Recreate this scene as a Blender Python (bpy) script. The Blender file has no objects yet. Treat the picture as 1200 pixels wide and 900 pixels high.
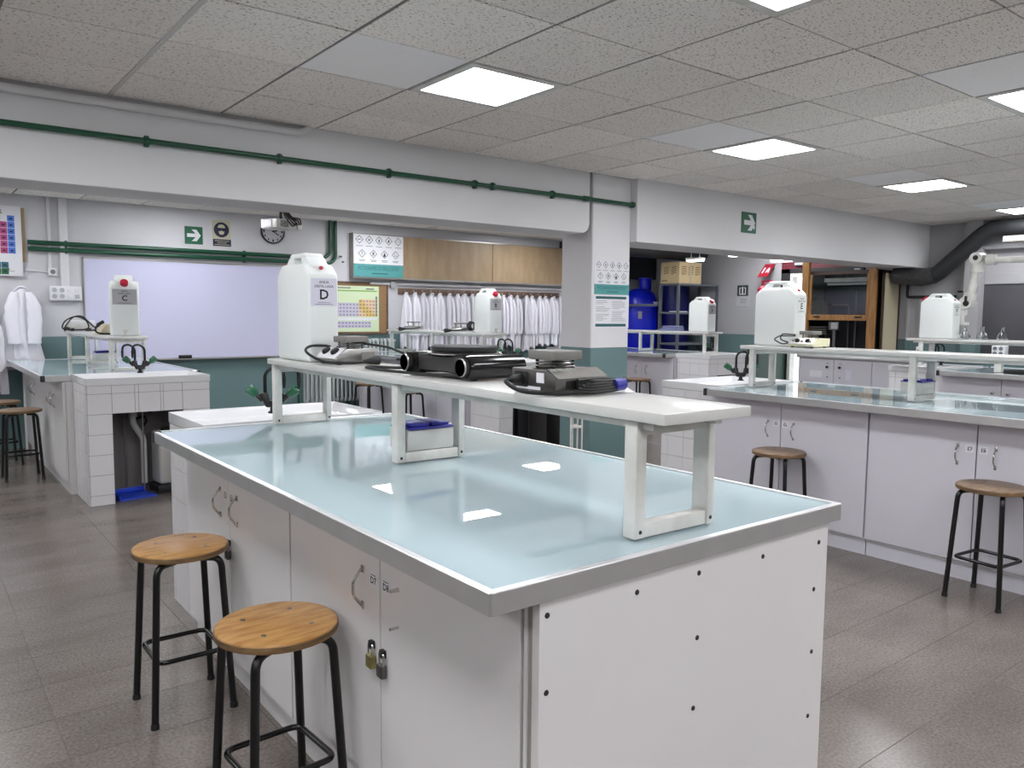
import bpy, bmesh, math, random
from mathutils import Vector, Matrix
PI = math.pi
random.seed(7)
SC = bpy.context.scene
COL = SC.collection

# ------------------------------------------------------------------ camera, world, exposure
PITCH, YAW, ROLL, EYE = -0.0877, 0.6584, 0.009, 1.43
fw = Vector((math.sin(YAW)*math.cos(PITCH), math.cos(YAW)*math.cos(PITCH), math.sin(PITCH)))
rt = Vector((math.cos(YAW), -math.sin(YAW), 0))
up = rt.cross(fw)
cr, sr = math.cos(ROLL), math.sin(ROLL)
rt2, up2 = rt*cr+up*sr, up*cr-rt*sr
cam_data = bpy.data.cameras.new('camera')
cam_data.sensor_width = 36.0
cam_data.lens = 926.5/1200*36
cam_data.clip_start = 0.05
cam = bpy.data.objects.new('camera', cam_data)
COL.objects.link(cam)
cam.matrix_world = Matrix(((rt2.x, up2.x, -fw.x, 0), (rt2.y, up2.y, -fw.y, 0), (rt2.z, up2.z, -fw.z, EYE), (0, 0, 0, 1)))
SC.camera = cam

world = bpy.data.worlds.new('daylight'); SC.world = world
world.use_nodes = True
world.node_tree.nodes['Background'].inputs[0].default_value = (0.92, 0.96, 1.0, 1)
world.node_tree.nodes['Background'].inputs[1].default_value = 2.2

SC.view_settings.view_transform = 'Standard'
SC.view_settings.look = 'None'
SC.view_settings.gamma = 1.0
SC.view_settings.use_curve_mapping = False
SC.view_settings.exposure = 0.0
PANEL_POWER = 29.0        # radiance of the ceiling panels

# ------------------------------------------------------------------ materials
def lin(c):
    return tuple(((v/255)/12.92 if v/255 <= 0.04045 else ((v/255+0.055)/1.055)**2.4) for v in c)
def pbr(name, rgb, rough=0.5, metal=0.0, bump=0.0, bscale=40.0, var=0.0, vscale=6.0, rgb2=None, ior=1.5, trans=0.0, emit=0.0, coat=0.0, rvar=0.0):
    m = bpy.data.materials.new(name); m.use_nodes = True
    nt = m.node_tree; b = nt.nodes['Principled BSDF']
    col = lin(rgb)
    b.inputs['Base Color'].default_value = (*col, 1)
    b.inputs['Roughness'].default_value = rough
    b.inputs['Metallic'].default_value = metal
    b.inputs['IOR'].default_value = ior
    b.inputs['Transmission Weight'].default_value = trans
    b.inputs['Coat Weight'].default_value = coat
    if emit:
        b.inputs['Emission Color'].default_value = (*col, 1)
        b.inputs['Emission Strength'].default_value = emit
    if bump or var or rvar:
        tc = nt.nodes.new('ShaderNodeTexCoord')
    if var or rvar:
        n = nt.nodes.new('ShaderNodeTexNoise'); n.inputs['Scale'].default_value = vscale; n.inputs['Detail'].default_value = 5
        nt.links.new(tc.outputs['Object'], n.inputs['Vector'])
    if var:
        r = nt.nodes.new('ShaderNodeValToRGB')
        c2 = lin(rgb2) if rgb2 else tuple(v*(1-var) for v in col)
        r.color_ramp.elements[0].position = 0.36; r.color_ramp.elements[1].position = 0.64
        r.color_ramp.elements[0].color = (*c2, 1); r.color_ramp.elements[1].color = (*col, 1)
        nt.links.new(n.outputs['Fac'], r.inputs['Fac']); nt.links.new(r.outputs['Color'], b.inputs['Base Color'])
    if rvar:
        mr = nt.nodes.new('ShaderNodeMapRange')
        mr.inputs['From Min'].default_value = 0.35; mr.inputs['From Max'].default_value = 0.65
        mr.inputs['To Min'].default_value = max(0.02, rough-rvar); mr.inputs['To Max'].default_value = rough+rvar
        nt.links.new(n.outputs['Fac'], mr.inputs['Value']); nt.links.new(mr.outputs['Result'], b.inputs['Roughness'])
    if bump:
        n2 = nt.nodes.new('ShaderNodeTexNoise'); n2.inputs['Scale'].default_value = bscale; n2.inputs['Detail'].default_value = 4
        nt.links.new(tc.outputs['Object'], n2.inputs['Vector'])
        bp = nt.nodes.new('ShaderNodeBump'); bp.inputs['Strength'].default_value = bump; bp.inputs['Distance'].default_value = 0.004
        nt.links.new(n2.outputs['Fac'], bp.inputs['Height']); nt.links.new(bp.outputs['Normal'], b.inputs['Normal'])
    return m

def wall_paint(name, upper, lower, height):
    """two-tone painted wall: the teal dado ends at a fixed height"""
    m = pbr(name, upper, 0.6, bump=0.08, bscale=60)
    nt = m.node_tree; b = nt.nodes['Principled BSDF']
    g = nt.nodes.new('ShaderNodeNewGeometry'); s = nt.nodes.new('ShaderNodeSeparateXYZ')
    nt.links.new(g.outputs['Position'], s.inputs[0])
    gt = nt.nodes.new('ShaderNodeMath'); gt.operation = 'GREATER_THAN'; gt.inputs[1].default_value = height
    nt.links.new(s.outputs['Z'], gt.inputs[0])
    n = nt.nodes.new('ShaderNodeTexNoise'); n.inputs['Scale'].default_value = 2.2; n.inputs['Detail'].default_value = 4
    nt.links.new(g.outputs['Position'], n.inputs['Vector'])
    hsv = nt.nodes.new('ShaderNodeMapRange'); hsv.inputs['To Min'].default_value = 0.93; hsv.inputs['To Max'].default_value = 1.05
    nt.links.new(n.outputs['Fac'], hsv.inputs['Value'])
    mx = nt.nodes.new('ShaderNodeMix'); mx.data_type = 'RGBA'
    mx.inputs['A'].default_value = (*lin(lower), 1); mx.inputs['B'].default_value = (*lin(upper), 1)
    nt.links.new(gt.outputs[0], mx.inputs['Factor'])
    ml = nt.nodes.new('ShaderNodeVectorMath'); ml.operation = 'SCALE'
    nt.links.new(mx.outputs['Result'], ml.inputs[0]); nt.links.new(hsv.outputs['Result'], ml.inputs['Scale'])
    nt.links.new(ml.outputs[0], b.inputs['Base Color'])
    return m

def mineral_tile(name, rgb, fiss):
    """mineral-fibre ceiling tile with dark fissures and pinholes"""
    m = pbr(name, rgb, 0.9)
    nt = m.node_tree; b = nt.nodes['Principled BSDF']
    g = nt.nodes.new('ShaderNodeNewGeometry')
    n = nt.nodes.new('ShaderNodeTexNoise'); n.inputs['Scale'].default_value = 62; n.inputs['Detail'].default_value = 4; n.inputs['Roughness'].default_value = 0.6
    mp = nt.nodes.new('ShaderNodeMapping'); mp.inputs['Scale'].default_value = (1.0, 2.0, 1.0)
    nt.links.new(g.outputs['Position'], mp.inputs['Vector'])
    nt.links.new(mp.outputs[0], n.inputs['Vector'])
    r = nt.nodes.new('ShaderNodeValToRGB')
    r.color_ramp.elements[0].position = 0.36; r.color_ramp.elements[1].position = 0.42
    c = lin(rgb); r.color_ramp.elements[0].color = tuple(v*fiss for v in c)+(1,); r.color_ramp.elements[1].color = (*c, 1)
    nt.links.new(n.outputs['Fac'], r.inputs['Fac'])
    n3 = nt.nodes.new('ShaderNodeTexNoise'); n3.inputs['Scale'].default_value = 1.1
    oi = nt.nodes.new('ShaderNodeObjectInfo')
    mr = nt.nodes.new('ShaderNodeMapRange'); mr.inputs['To Min'].default_value = 0.93; mr.inputs['To Max'].default_value = 1.05
    nt.links.new(oi.outputs['Random'], mr.inputs['Value'])
    ml = nt.nodes.new('ShaderNodeVectorMath'); ml.operation = 'SCALE'
    nt.links.new(r.outputs['Color'], ml.inputs[0]); nt.links.new(mr.outputs['Result'], ml.inputs['Scale'])
    nt.links.new(ml.outputs[0], b.inputs['Base Color'])
    bp = nt.nodes.new('ShaderNodeBump'); bp.inputs['Strength'].default_value = 0.5; bp.inputs['Distance'].default_value = 0.004
    nt.links.new(n.outputs['Fac'], bp.inputs['Height']); nt.links.new(bp.outputs['Normal'], b.inputs['Normal'])
    return m

def terrazzo(name):
    m = pbr(name, (120, 112, 108), 0.28)
    nt = m.node_tree; b = nt.nodes['Principled BSDF']
    g = nt.nodes.new('ShaderNodeNewGeometry'); oi = nt.nodes.new('ShaderNodeObjectInfo')
    big = nt.nodes.new('ShaderNodeTexNoise'); big.inputs['Scale'].default_value = 1.7; big.inputs['Detail'].default_value = 5; big.inputs['Roughness'].default_value = 0.55
    fine = nt.nodes.new('ShaderNodeTexNoise'); fine.inputs['Scale'].default_value = 90; fine.inputs['Detail'].default_value = 3
    mp = nt.nodes.new('ShaderNodeMapping'); mp.inputs['Scale'].default_value = (1.0, 1.9, 1.0)
    nt.links.new(g.outputs['Position'], mp.inputs['Vector'])
    nt.links.new(mp.outputs[0], big.inputs['Vector']); nt.links.new(g.outputs['Position'], fine.inputs['Vector'])
    r = nt.nodes.new('ShaderNodeValToRGB')
    r.color_ramp.elements[0].position = 0.33; r.color_ramp.elements[1].position = 0.68
    r.color_ramp.elements[0].color = (*lin((103, 95, 91)), 1); r.color_ramp.elements[1].color = (*lin((119, 111, 106)), 1)
    nt.links.new(big.outputs['Fac'], r.inputs['Fac'])
    r2 = nt.nodes.new('ShaderNodeMapRange'); r2.inputs['From Min'].default_value = 0.3; r2.inputs['From Max'].default_value = 0.7
    r2.inputs['To Min'].default_value = 0.74; r2.inputs['To Max'].default_value = 1.27
    nt.links.new(fine.outputs['Fac'], r2.inputs['Value'])
    r3 = nt.nodes.new('ShaderNodeMapRange'); r3.inputs['To Min'].default_value = 0.93; r3.inputs['To Max'].default_value = 1.06
    nt.links.new(oi.outputs['Random'], r3.inputs['Value'])
    mu = nt.nodes.new('ShaderNodeMath'); mu.operation = 'MULTIPLY'
    nt.links.new(r2.outputs['Result'], mu.inputs[0]); nt.links.new(r3.outputs['Result'], mu.inputs[1])
    ml = nt.nodes.new('ShaderNodeVectorMath'); ml.operation = 'SCALE'
    nt.links.new(r.outputs['Color'], ml.inputs[0]); nt.links.new(mu.outputs[0], ml.inputs['Scale'])
    nt.links.new(ml.outputs[0], b.inputs['Base Color'])
    rr = nt.nodes.new('ShaderNodeMapRange'); rr.inputs['From Min'].default_value = 0.3; rr.inputs['From Max'].default_value = 0.7
    rr.inputs['To Min'].default_value = 0.21; rr.inputs['To Max'].default_value = 0.27
    nt.links.new(big.outputs['Fac'], rr.inputs['Value']); nt.links.new(rr.outputs['Result'], b.inputs['Roughness'])
    return m

def wood(name, rgb, rgb2, rough, sx=2.0, sy=16.0, scale=6.0, layers=False):
    m = pbr(name, rgb, rough)
    nt = m.node_tree; b = nt.nodes['Principled BSDF']
    tc = nt.nodes.new('ShaderNodeTexCoord'); mp = nt.nodes.new('ShaderNodeMapping')
    mp.inputs['Scale'].default_value = (sx, sy, 2.0 if not layers else 8.0)
    nt.links.new(tc.outputs['Object'], mp.inputs['Vector'])
    n = nt.nodes.new('ShaderNodeTexNoise'); n.inputs['Scale'].default_value = scale; n.inputs['Detail'].default_value = 6; n.inputs['Roughness'].default_value = 0.6
    nt.links.new(mp.outputs[0], n.inputs['Vector'])
    r = nt.nodes.new('ShaderNodeValToRGB'); r.color_ramp.elements[0].position = 0.35; r.color_ramp.elements[1].position = 0.62
    r.color_ramp.elements[0].color = (*lin(rgb2), 1); r.color_ramp.elements[1].color = (*lin(rgb), 1)
    nt.links.new(n.outputs['Fac'], r.inputs['Fac']); nt.links.new(r.outputs['Color'], b.inputs['Base Color'])
    return m

M = {}
M['wall'] = wall_paint('painted_wall', (203, 202, 206), (98, 124, 126), 1.155)  # same paint as the pillar, darkened to offset the strong back panels
M['pillar'] = wall_paint('painted_pillar', (220, 218, 220), (104, 130, 132), 1.155)
M['wall_dimmed'] = wall_paint('painted_wall_dimmed', (170, 169, 172), (98, 124, 126), 1.155)  # same wall paint, the right side's weaker light put into the colour
M['plaster'] = pbr('white_plaster', (222, 221, 223), 0.6, bump=0.1, bscale=30, var=0.04, vscale=1.5)
M['ceiling_void'] = pbr('ceiling_grid_dark', (70, 68, 66), 0.8)
M['tbar'] = pbr('ceiling_tbar', (128, 125, 123), 0.5)
M['tbar_wide'] = pbr('ceiling_tbar_pale', (206, 204, 201), 0.5)
M['tile_mineral'] = mineral_tile('mineral_tile', (248, 243, 238), 0.32)
M['tile_smooth'] = mineral_tile('smooth_tile', (254, 253, 254), 0.96)
M['panel'] = pbr('light_panel', (250, 252, 255), 0.4, emit=PANEL_POWER)
M['tube'] = pbr('fluorescent_tube', (250, 252, 255), 0.4, emit=9.0)
M['floor'] = terrazzo('terrazzo_tile')
M['grout'] = pbr('floor_grout', (88, 81, 77), 0.7)
M['glass_top'] = pbr('frosted_glass_top', (174, 192, 198), 0.006, ior=1.9)
M['alu'] = pbr('brushed_aluminium', (200, 198, 198), 0.36, metal=0.75, var=0.06, vscale=9)
M['alu_lip'] = pbr('aluminium_lip', (226, 226, 228), 0.3, metal=0.5)  # lighter than the edge strips: ceiling reflection put into its colour
M['lam'] = pbr('white_laminate', (220, 216, 216), 0.38, var=0.025, vscale=2.0)
M['lam_grey'] = pbr('grey_white_laminate', (206, 203, 211), 0.38, var=0.02, vscale=2.0)
M['lam_edge'] = pbr('laminate_edge', (158, 152, 146), 0.5)
M['gap'] = pbr('gap_shade', (46, 44, 43), 0.8)  # shade colour for the door gaps
M['tile'] = pbr('glazed_tile', (222, 220, 222), 0.14, var=0.02, vscale=2.0)
M['tile_grout'] = pbr('tile_joint', (128, 124, 124), 0.8)
M['ceramic'] = pbr('white_ceramic', (222, 222, 224), 0.12)
M['white_paint'] = pbr('white_painted_metal', (218, 217, 213), 0.35, var=0.04, vscale=9, rgb2=(198, 196, 190))
M['shelf_top'] = pbr('white_shelf_board', (206, 205, 202), 0.22, var=0.02, vscale=4)
M['chrome'] = pbr('chrome', (205, 203, 200), 0.16, metal=1.0)
M['steel'] = pbr('brushed_steel', (164, 162, 160), 0.36, metal=1.0)
M['steel_dark'] = pbr('dark_steel_sheet', (110, 107, 105), 0.38, metal=0.9)
M['black_gloss'] = pbr('black_gloss', (14, 14, 15), 0.15)
M['black_metal'] = pbr('black_painted_tube', (7, 7, 8), 0.28)
M['black'] = pbr('black_rubber', (16, 16, 17), 0.55)
M['black_soft'] = pbr('charcoal_plastic', (32, 32, 35), 0.6)
M['ceramic_grey'] = pbr('grey_hotplate', (128, 126, 122), 0.55, var=0.12, vscale=14)
M['hdpe'] = pbr('white_translucent_plastic', (233, 236, 235), 0.33)
_b = M['hdpe'].node_tree.nodes['Principled BSDF']
_b.inputs['Subsurface Weight'].default_value = 0.25
_b.inputs['Subsurface Radius'].default_value = (0.05, 0.05, 0.05)
_b.inputs['Subsurface Scale'].default_value = 0.5
M['paper'] = pbr('paper', (222, 221, 226), 0.7)
M['paper_lilac'] = pbr('lilac_label_paper', (214, 212, 226), 0.6)
M['paper_grey'] = pbr('grey_label_paper', (176, 176, 180), 0.6)
M['ink'] = pbr('black_ink', (24, 24, 26), 0.7)
M['ink_grey'] = pbr('grey_ink', (120, 120, 124), 0.7)
M['red'] = pbr('red_cap_plastic', (176, 22, 52), 0.35)
M['teal_print'] = pbr('teal_print', (80, 150, 150), 0.6)
M['teal_ink'] = pbr('dark_teal_ink', (30, 88, 92), 0.6)
M['sign_green'] = pbr('sign_green', (28, 92, 66), 0.4)
M['sign_dark'] = pbr('sign_dark_green', (34, 46, 42), 0.4)
M['sign_red'] = pbr('sign_red', (158, 26, 44), 0.4)
M['sign_pink'] = pbr('sign_pink', (226, 66, 104), 0.4)
M['sign_cream'] = pbr('sign_cream', (196, 190, 164), 0.5)
M['navy'] = pbr('sign_navy', (30, 34, 62), 0.5)
M['green_pipe'] = pbr('green_pipe_paint', (22, 74, 52), 0.3)
M['green_handle'] = pbr('green_tap_handle', (28, 92, 62), 0.25)
M['green_door'] = pbr('green_door_paint', (26, 62, 48), 0.5)
M['whiteboard'] = pbr('whiteboard_enamel', (201, 200, 226), 0.25)
M['seat_honey'] = wood('honey_plywood', (180, 136, 82), (150, 106, 58), 0.26, 3, 14, 3.2)
M['seat_brown'] = wood('brown_plywood', (136, 112, 90), (104, 84, 66), 0.45, 3, 14, 3.2)
M['ply_edge'] = wood('plywood_edge', (136, 106, 70), (80, 60, 40), 0.6, 1.5, 1.5, 5, layers=True)
M['wood_tan'] = wood('tan_veneer', (164, 141, 112), (150, 126, 97), 0.45, 8, 8, 1.2)
M['wood_oak'] = wood('oak_frame', (176, 128, 72), (142, 98, 52), 0.45, 12, 12, 2.5)
M['wood_dark'] = pbr('dark_wood_edge', (62, 40, 26), 0.5)
M['beige'] = pbr('beige_panel', (188, 178, 152), 0.6)
M['cork'] = pbr('cork_board', (150, 118, 82), 0.8, var=0.1, vscale=40)
M['rack_rail'] = wood('brown_rail', (112, 88, 74), (86, 66, 56), 0.5, 12, 12, 2.5)
M['coat'] = pbr('white_cotton', (228, 226, 234), 0.85, bump=0.2, bscale=12)
M['coat_b'] = pbr('white_cotton_grey', (212, 210, 218), 0.85, bump=0.2, bscale=12)
M['radiator'] = pbr('radiator_paint', (178, 184, 186), 0.4)
M['navy_lid'] = pbr('blue_lid_plastic', (40, 40, 140), 0.4)
M['blue_bright'] = pbr('blue_plastic', (30, 66, 196), 0.4)
M['tank_blue'] = pbr('blue_drum_plastic', (10, 30, 205), 0.3)
M['tank_dark'] = pbr('dark_blue_drum_plastic', (8, 16, 96), 0.4)
M['rack_grey'] = pbr('grey_rack_steel', (104, 108, 116), 0.45)
M['card'] = pbr('cardboard', (214, 190, 148), 0.8, var=0.06, vscale=5)
M['cream'] = pbr('cream_enamel', (224, 220, 188), 0.35)
M['duct'] = pbr('charcoal_duct', (44, 45, 48), 0.5)
M['duct_grey'] = pbr('grey_duct_joint', (72, 72, 74), 0.5, var=0.4, vscale=30)
M['hood_dark'] = pbr('dark_hood_lining', (24, 25, 34), 0.5)
M['hood_back'] = pbr('hood_back_panel', (62, 64, 72), 0.35)
M['panel_grey'] = pbr('dark_grey_wall_panel', (84, 83, 88), 0.55, var=0.08, vscale=3)
M['bucket'] = pbr('grey_white_plastic', (196, 194, 190), 0.45)
M['pipe_white'] = pbr('white_pvc_pipe', (206, 204, 202), 0.4)
M['violet_print'] = pbr('violet_print', (186, 176, 206), 0.7)
M['salmon_print'] = pbr('salmon_print', (222, 178, 152), 0.7)
M['yellow_print'] = pbr('ochre_print', (206, 168, 78), 0.7)
M['pale_green'] = pbr('pale_green_print', (206, 220, 184), 0.7)
M['green_line'] = pbr('green_print', (134, 176, 92), 0.7)
M['print_blue'] = pbr('blue_print', (74, 118, 206), 0.6)
M['print_indigo'] = pbr('indigo_print', (72, 84, 168), 0.6)
M['print_magenta'] = pbr('magenta_print', (174, 66, 124), 0.6)
M['print_yellow'] = pbr('yellow_print', (232, 216, 60), 0.6)
M['print_lime'] = pbr('lime_print', (112, 184, 84), 0.6)
M['print_petrol'] = pbr('petrol_print', (38, 100, 112), 0.6)
M['print_green'] = pbr('green_cell_print', (46, 112, 72), 0.6)
M['maroon'] = pbr('maroon_strip', (104, 30, 42), 0.5)
M['brass'] = pbr('brass', (168, 158, 104), 0.35, metal=0.9)

def glassmat(name, rgb=(240, 245, 245)):
    m = bpy.data.materials.new(name); m.use_nodes = True
    nt = m.node_tree; b = nt.nodes['Principled BSDF']
    b.inputs['Base Color'].default_value = (*lin(rgb), 1)
    b.inputs['Roughness'].default_value = 0.02; b.inputs['Transmission Weight'].default_value = 1.0; b.inputs['IOR'].default_value = 1.45
    return m
M['glass'] = glassmat('clear_glass')
M['pane'] = glassmat('sash_glass', (225, 230, 232))

# ------------------------------------------------------------------ mesh helper
class MB:
    def __init__(s): s.bm = bmesh.new()
    def box(s, a, b, bev=0.0, seg=2):
        x0, y0, z0 = (min(a[i], b[i]) for i in range(3)); x1, y1, z1 = (max(a[i], b[i]) for i in range(3))
        v = [s.bm.verts.new(p) for p in ((x0,y0,z0),(x1,y0,z0),(x1,y1,z0),(x0,y1,z0),(x0,y0,z1),(x1,y0,z1),(x1,y1,z1),(x0,y1,z1))]
        f = [s.bm.faces.new([v[i] for i in q]) for q in ((3,2,1,0),(4,5,6,7),(0,1,5,4),(1,2,6,5),(2,3,7,6),(3,0,4,7))]
        if bev: s._bev(f, bev, seg)
        return s
    def _bev(s, faces, bev, seg, vertical_only=False):
        es = {e for f in faces for e in f.edges}
        bmesh.ops.bevel(s.bm, geom=list(es), offset=bev, offset_type='OFFSET', segments=seg, profile=0.5, affect='EDGES', clamp_overlap=True)
    def prism(s, poly, axis, t0, t1, bev=0.0, seg=2):
        def P(u, v, t): return (t, u, v) if axis == 'x' else ((u, t, v) if axis == 'y' else (u, v, t))
        A = [s.bm.verts.new(P(u, v, t0)) for u, v in poly]; B = [s.bm.verts.new(P(u, v, t1)) for u, v in poly]
        n = len(poly); fs = [s.bm.faces.new(A[::-1]), s.bm.faces.new(B)]
        for i in range(n): fs.append(s.bm.faces.new((A[i], A[(i+1) % n], B[(i+1) % n], B[i])))
        bmesh.ops.recalc_face_normals(s.bm, faces=fs)
        if bev: s._bev(fs, bev, seg)
        return s
    def tube(s, pts, r, seg=10, closed=False, caps=True):
        pts = [Vector(p) for p in pts]; n = len(pts); rings = []
        rs = r if isinstance(r, (list, tuple)) else [r]*n
        prev = None
        for i, p in enumerate(pts):
            if closed: t = (pts[(i+1) % n]-pts[i-1]).normalized()
            else: t = (pts[min(i+1, n-1)]-pts[max(i-1, 0)]).normalized()
            if prev is None:
                a = Vector((0, 0, 1)) if abs(t.z) < 0.9 else Vector((1, 0, 0))
                u = t.cross(a).normalized()
            else:
                u = (prev-t*prev.dot(t)).normalized()
            prev = u; w = t.cross(u)
            rings.append([s.bm.verts.new(p+(u*math.cos(2*PI*k/seg)+w*math.sin(2*PI*k/seg))*rs[i]) for k in range(seg)])
        for i in range(n if closed else n-1):
            A, B = rings[i], rings[(i+1) % n]
            for k in range(seg): s.bm.faces.new((A[k], A[(k+1) % seg], B[(k+1) % seg], B[k]))
        if caps and not closed:
            s.bm.faces.new(rings[0][::-1]); s.bm.faces.new(rings[-1])
        return s
    def cyl(s, p0, p1, r, seg=16): return s.tube([p0, p1], r, seg)
    def lathe(s, prof, origin=(0,0,0), seg=24, axis='z'):
        o = Vector(origin); rings = []
        def P(r, h, a):
            c, d = r*math.cos(a), r*math.sin(a)
            return o+Vector((c, d, h) if axis == 'z' else ((h, c, d) if axis == 'x' else (d, h, c)))
        for r, h in prof:
            if r < 1e-6: rings.append([s.bm.verts.new(P(0, h, 0))])
            else: rings.append([s.bm.verts.new(P(r, h, 2*PI*k/seg)) for k in range(seg)])
        for A, B in zip(rings, rings[1:]):
            for k in range(seg):
                a, b = A[k % len(A)], A[(k+1) % len(A)]; c, d = B[(k+1) % len(B)], B[k % len(B)]
                q = []
                for v in (a, b, c, d):
                    if v not in q: q.append(v)
                if len(q) > 2: s.bm.faces.new(q)
        if len(rings[0]) > 1: s.bm.faces.new(rings[0][::-1])
        if len(rings[-1]) > 1: s.bm.faces.new(rings[-1])
        return s
    def quad(s, p): s.bm.faces.new([s.bm.verts.new(q) for q in p]); return s
    def flat(s, poly, o, xd, ud):
        o, xd, ud = Vector(o), Vector(xd), Vector(ud)
        s.bm.faces.new([s.bm.verts.new(o+xd*u+ud*v) for u, v in poly]); return s
    def text(s, txt, size, o, xd, ud, align='CENTER', bold=0.0):
        vs, fs = text_data(txt, align, bold)
        o, xd, ud = Vector(o), Vector(xd), Vector(ud)
        V = [s.bm.verts.new(o+xd*(x*size)+ud*(y*size)) for x, y in vs]
        for f in fs:
            try: s.bm.faces.new([V[i] for i in f])
            except ValueError: pass
        return s
    def move(s, d):
        bmesh.ops.translate(s.bm, vec=d, verts=s.bm.verts); return s
    def rot(s, a, axis='Z', c=(0,0,0)):
        bmesh.ops.rotate(s.bm, cent=c, matrix=Matrix.Rotation(a, 3, axis), verts=s.bm.verts); return s
    def mesh(s, name, mat, smooth=True):
        bmesh.ops.recalc_face_normals(s.bm, faces=[f for f in s.bm.faces if len(f.verts) > 2])
        me = bpy.data.meshes.new(name); s.bm.to_mesh(me); s.bm.free()
        me.materials.append(M[mat] if isinstance(mat, str) else mat)
        if smooth:
            me.polygons.foreach_set('use_smooth', [True]*len(me.polygons)); me.set_sharp_from_angle(angle=math.radians(38))
        return me
    def build(s, name, mat, parent=None, label=None, smooth=True, off=None):
        if off is not None: s.move((-off[0], -off[1], -off[2]))
        return link(name, s.mesh(name, mat, smooth), parent, label)

_TXT = {}
def text_data(txt, align, bold):
    k = (txt, align, bold)
    if k not in _TXT:
        c = bpy.data.curves.new('lettering', 'FONT'); c.body = txt; c.align_x = align; c.align_y = 'CENTER'; c.offset = bold; c.resolution_u = 2
        o = bpy.data.objects.new('lettering', c)
        me = bpy.data.meshes.new_from_object(o)
        _TXT[k] = ([(v.co.x, v.co.y) for v in me.vertices], [tuple(p.vertices) for p in me.polygons])
        bpy.data.objects.remove(o); bpy.data.meshes.remove(me); bpy.data.curves.remove(c)
    return _TXT[k]

def link(name, me, parent=None, label=None):
    o = bpy.data.objects.new(name, me); COL.objects.link(o)
    if parent: o.parent = parent
    if label: o['label'] = label
    if name in PRINTS: o['kind'] = 'stuff'
    return o
PRINTS = {'symbol_print', 'print', 'text_lines', 'printed_cells', 'element_cells', 'small_print', 'numerals', 'caption', 'heading'}
def thing(name, label, cat, loc=(0,0,0), rz=0.0, group=None):
    o = bpy.data.objects.new(name, None); COL.objects.link(o)
    o.empty_display_size = 0.1
    o.location = loc; o.rotation_euler = (0, 0, rz); o['label'] = label; o['category'] = cat
    if group: o['group'] = group
    return o
def tag(o, label, cat, group=None):
    o['label'] = label; o['category'] = cat
    if group: o['group'] = group
    return o
def struct(o): o['kind'] = 'structure'; return o
def dup(root, label, loc=None, rz=None, group=None):
    r = root.copy(); COL.objects.link(r); r['label'] = label
    if loc is not None: r.location = loc
    if rz is not None: r.rotation_euler = (0, 0, rz)
    if group: r['group'] = group
    for ch in list(root.children):
        c = ch.copy(); COL.objects.link(c); c.parent = r
        for g in list(ch.children):
            d = g.copy(); COL.objects.link(d); d.parent = c
    return r
def fillet(pts, r, n=5, closed=False):
    pts = [Vector(p) for p in pts]; out = []; N = len(pts)
    for i, p in enumerate(pts):
        if not closed and i in (0, N-1): out.append(p); continue
        a, b = pts[i-1]-p, pts[(i+1) % N]-p
        d = min(r, a.length*0.49, b.length*0.49)
        p0, p1 = p+a.normalized()*d, p+b.normalized()*d
        for k in range(n+1):
            t = k/n; out.append(p0*(1-t)**2+p*2*t*(1-t)+p1*t*t)
    return out
def spline(pts, n=6):
    pts = [Vector(p) for p in pts]; P = [pts[0]]+pts+[pts[-1]]; out = []
    for i in range(1, len(P)-2):
        a, b, c, d = P[i-1:i+3]
        for k in range(n):
            t = k/n
            out.append(0.5*((2*b)+(c-a)*t+(2*a-5*b+4*c-d)*t*t+(3*b-a-3*c+d)*t**3))
    return out+[pts[-1]]
def in_view(x, y, z, margin=60):
    d = Vector((x, y, z-EYE)); q = d.dot(fw)
    if q < 0.2: return None
    u = 600+926.5*d.dot(rt2)/q; v = 450-926.5*d.dot(up2)/q
    return q if (-margin < u < 1200+margin and -margin < v < 900+margin) else None

# ------------------------------------------------------------------ room shell
XL, XR, YF, YB, H = -4.2, 10.4, -5.4, 9.55, 2.6  # left and front walls moved out to hold added light panels
struct(MB().box((XL-.1, YF-.1, -.15), (XR+.1, YB+.1, -.0025)).build('floor', 'grout', smooth=False))
FLOOR = bpy.data.objects['floor']
def footprint(x, y):
    for x0 in (.815, 4.39, 7.88):
        if x0+.2 < x < x0+1.1 and 1.3 < y < 3.9: return True
    for x0 in (.83, 4.56, 7.86):
        if x0+.2 < x < x0+1.1 and 6.6 < y < 9.3: return True
    return False
TX, TY = 0.6, 0.31
cells = []
for i in range(-8, 18):
    for j in range(-28, 22):
        x0, y0 = .367+TX*i, 3.08+TY*j
        x1, y1 = min(x0+TX, XR), min(y0+TY, YB); x0, y0 = max(x0, XL), max(y0, YF)
        if x1-x0 < .02 or y1-y0 < .02: continue
        cx, cy = (x0+x1)/2, (y0+y1)/2
        q = in_view(cx, cy, 0) if not footprint(cx, cy) else None
        if cy > 6 and cx > 2.2: q = None
        if cx > 5.3: q = None
        cells.append((q if q else 1e3+abs(cx)+abs(cy), x0, y0, x1, y1))
cells.sort()
_tm = {}
def tile_mesh(kind, w, d, h, mat, bev):
    k = (kind, round(w, 3), round(d, 3), round(h, 3), mat)
    if k not in _tm:
        m = MB().box((-w/2, -d/2, 0), (w/2, d/2, h))
        if bev:
            top = [e for e in m.bm.edges if abs(e.verts[0].co.z-h) < 1e-6 and abs(e.verts[1].co.z-h) < 1e-6]
            bmesh.ops.bevel(m.bm, geom=top, offset=bev, offset_type='OFFSET', segments=1, profile=0.5, affect='EDGES')
        _tm[k] = m.mesh(kind, mat, smooth=False)
    return _tm[k]
rest = MB()
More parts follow.
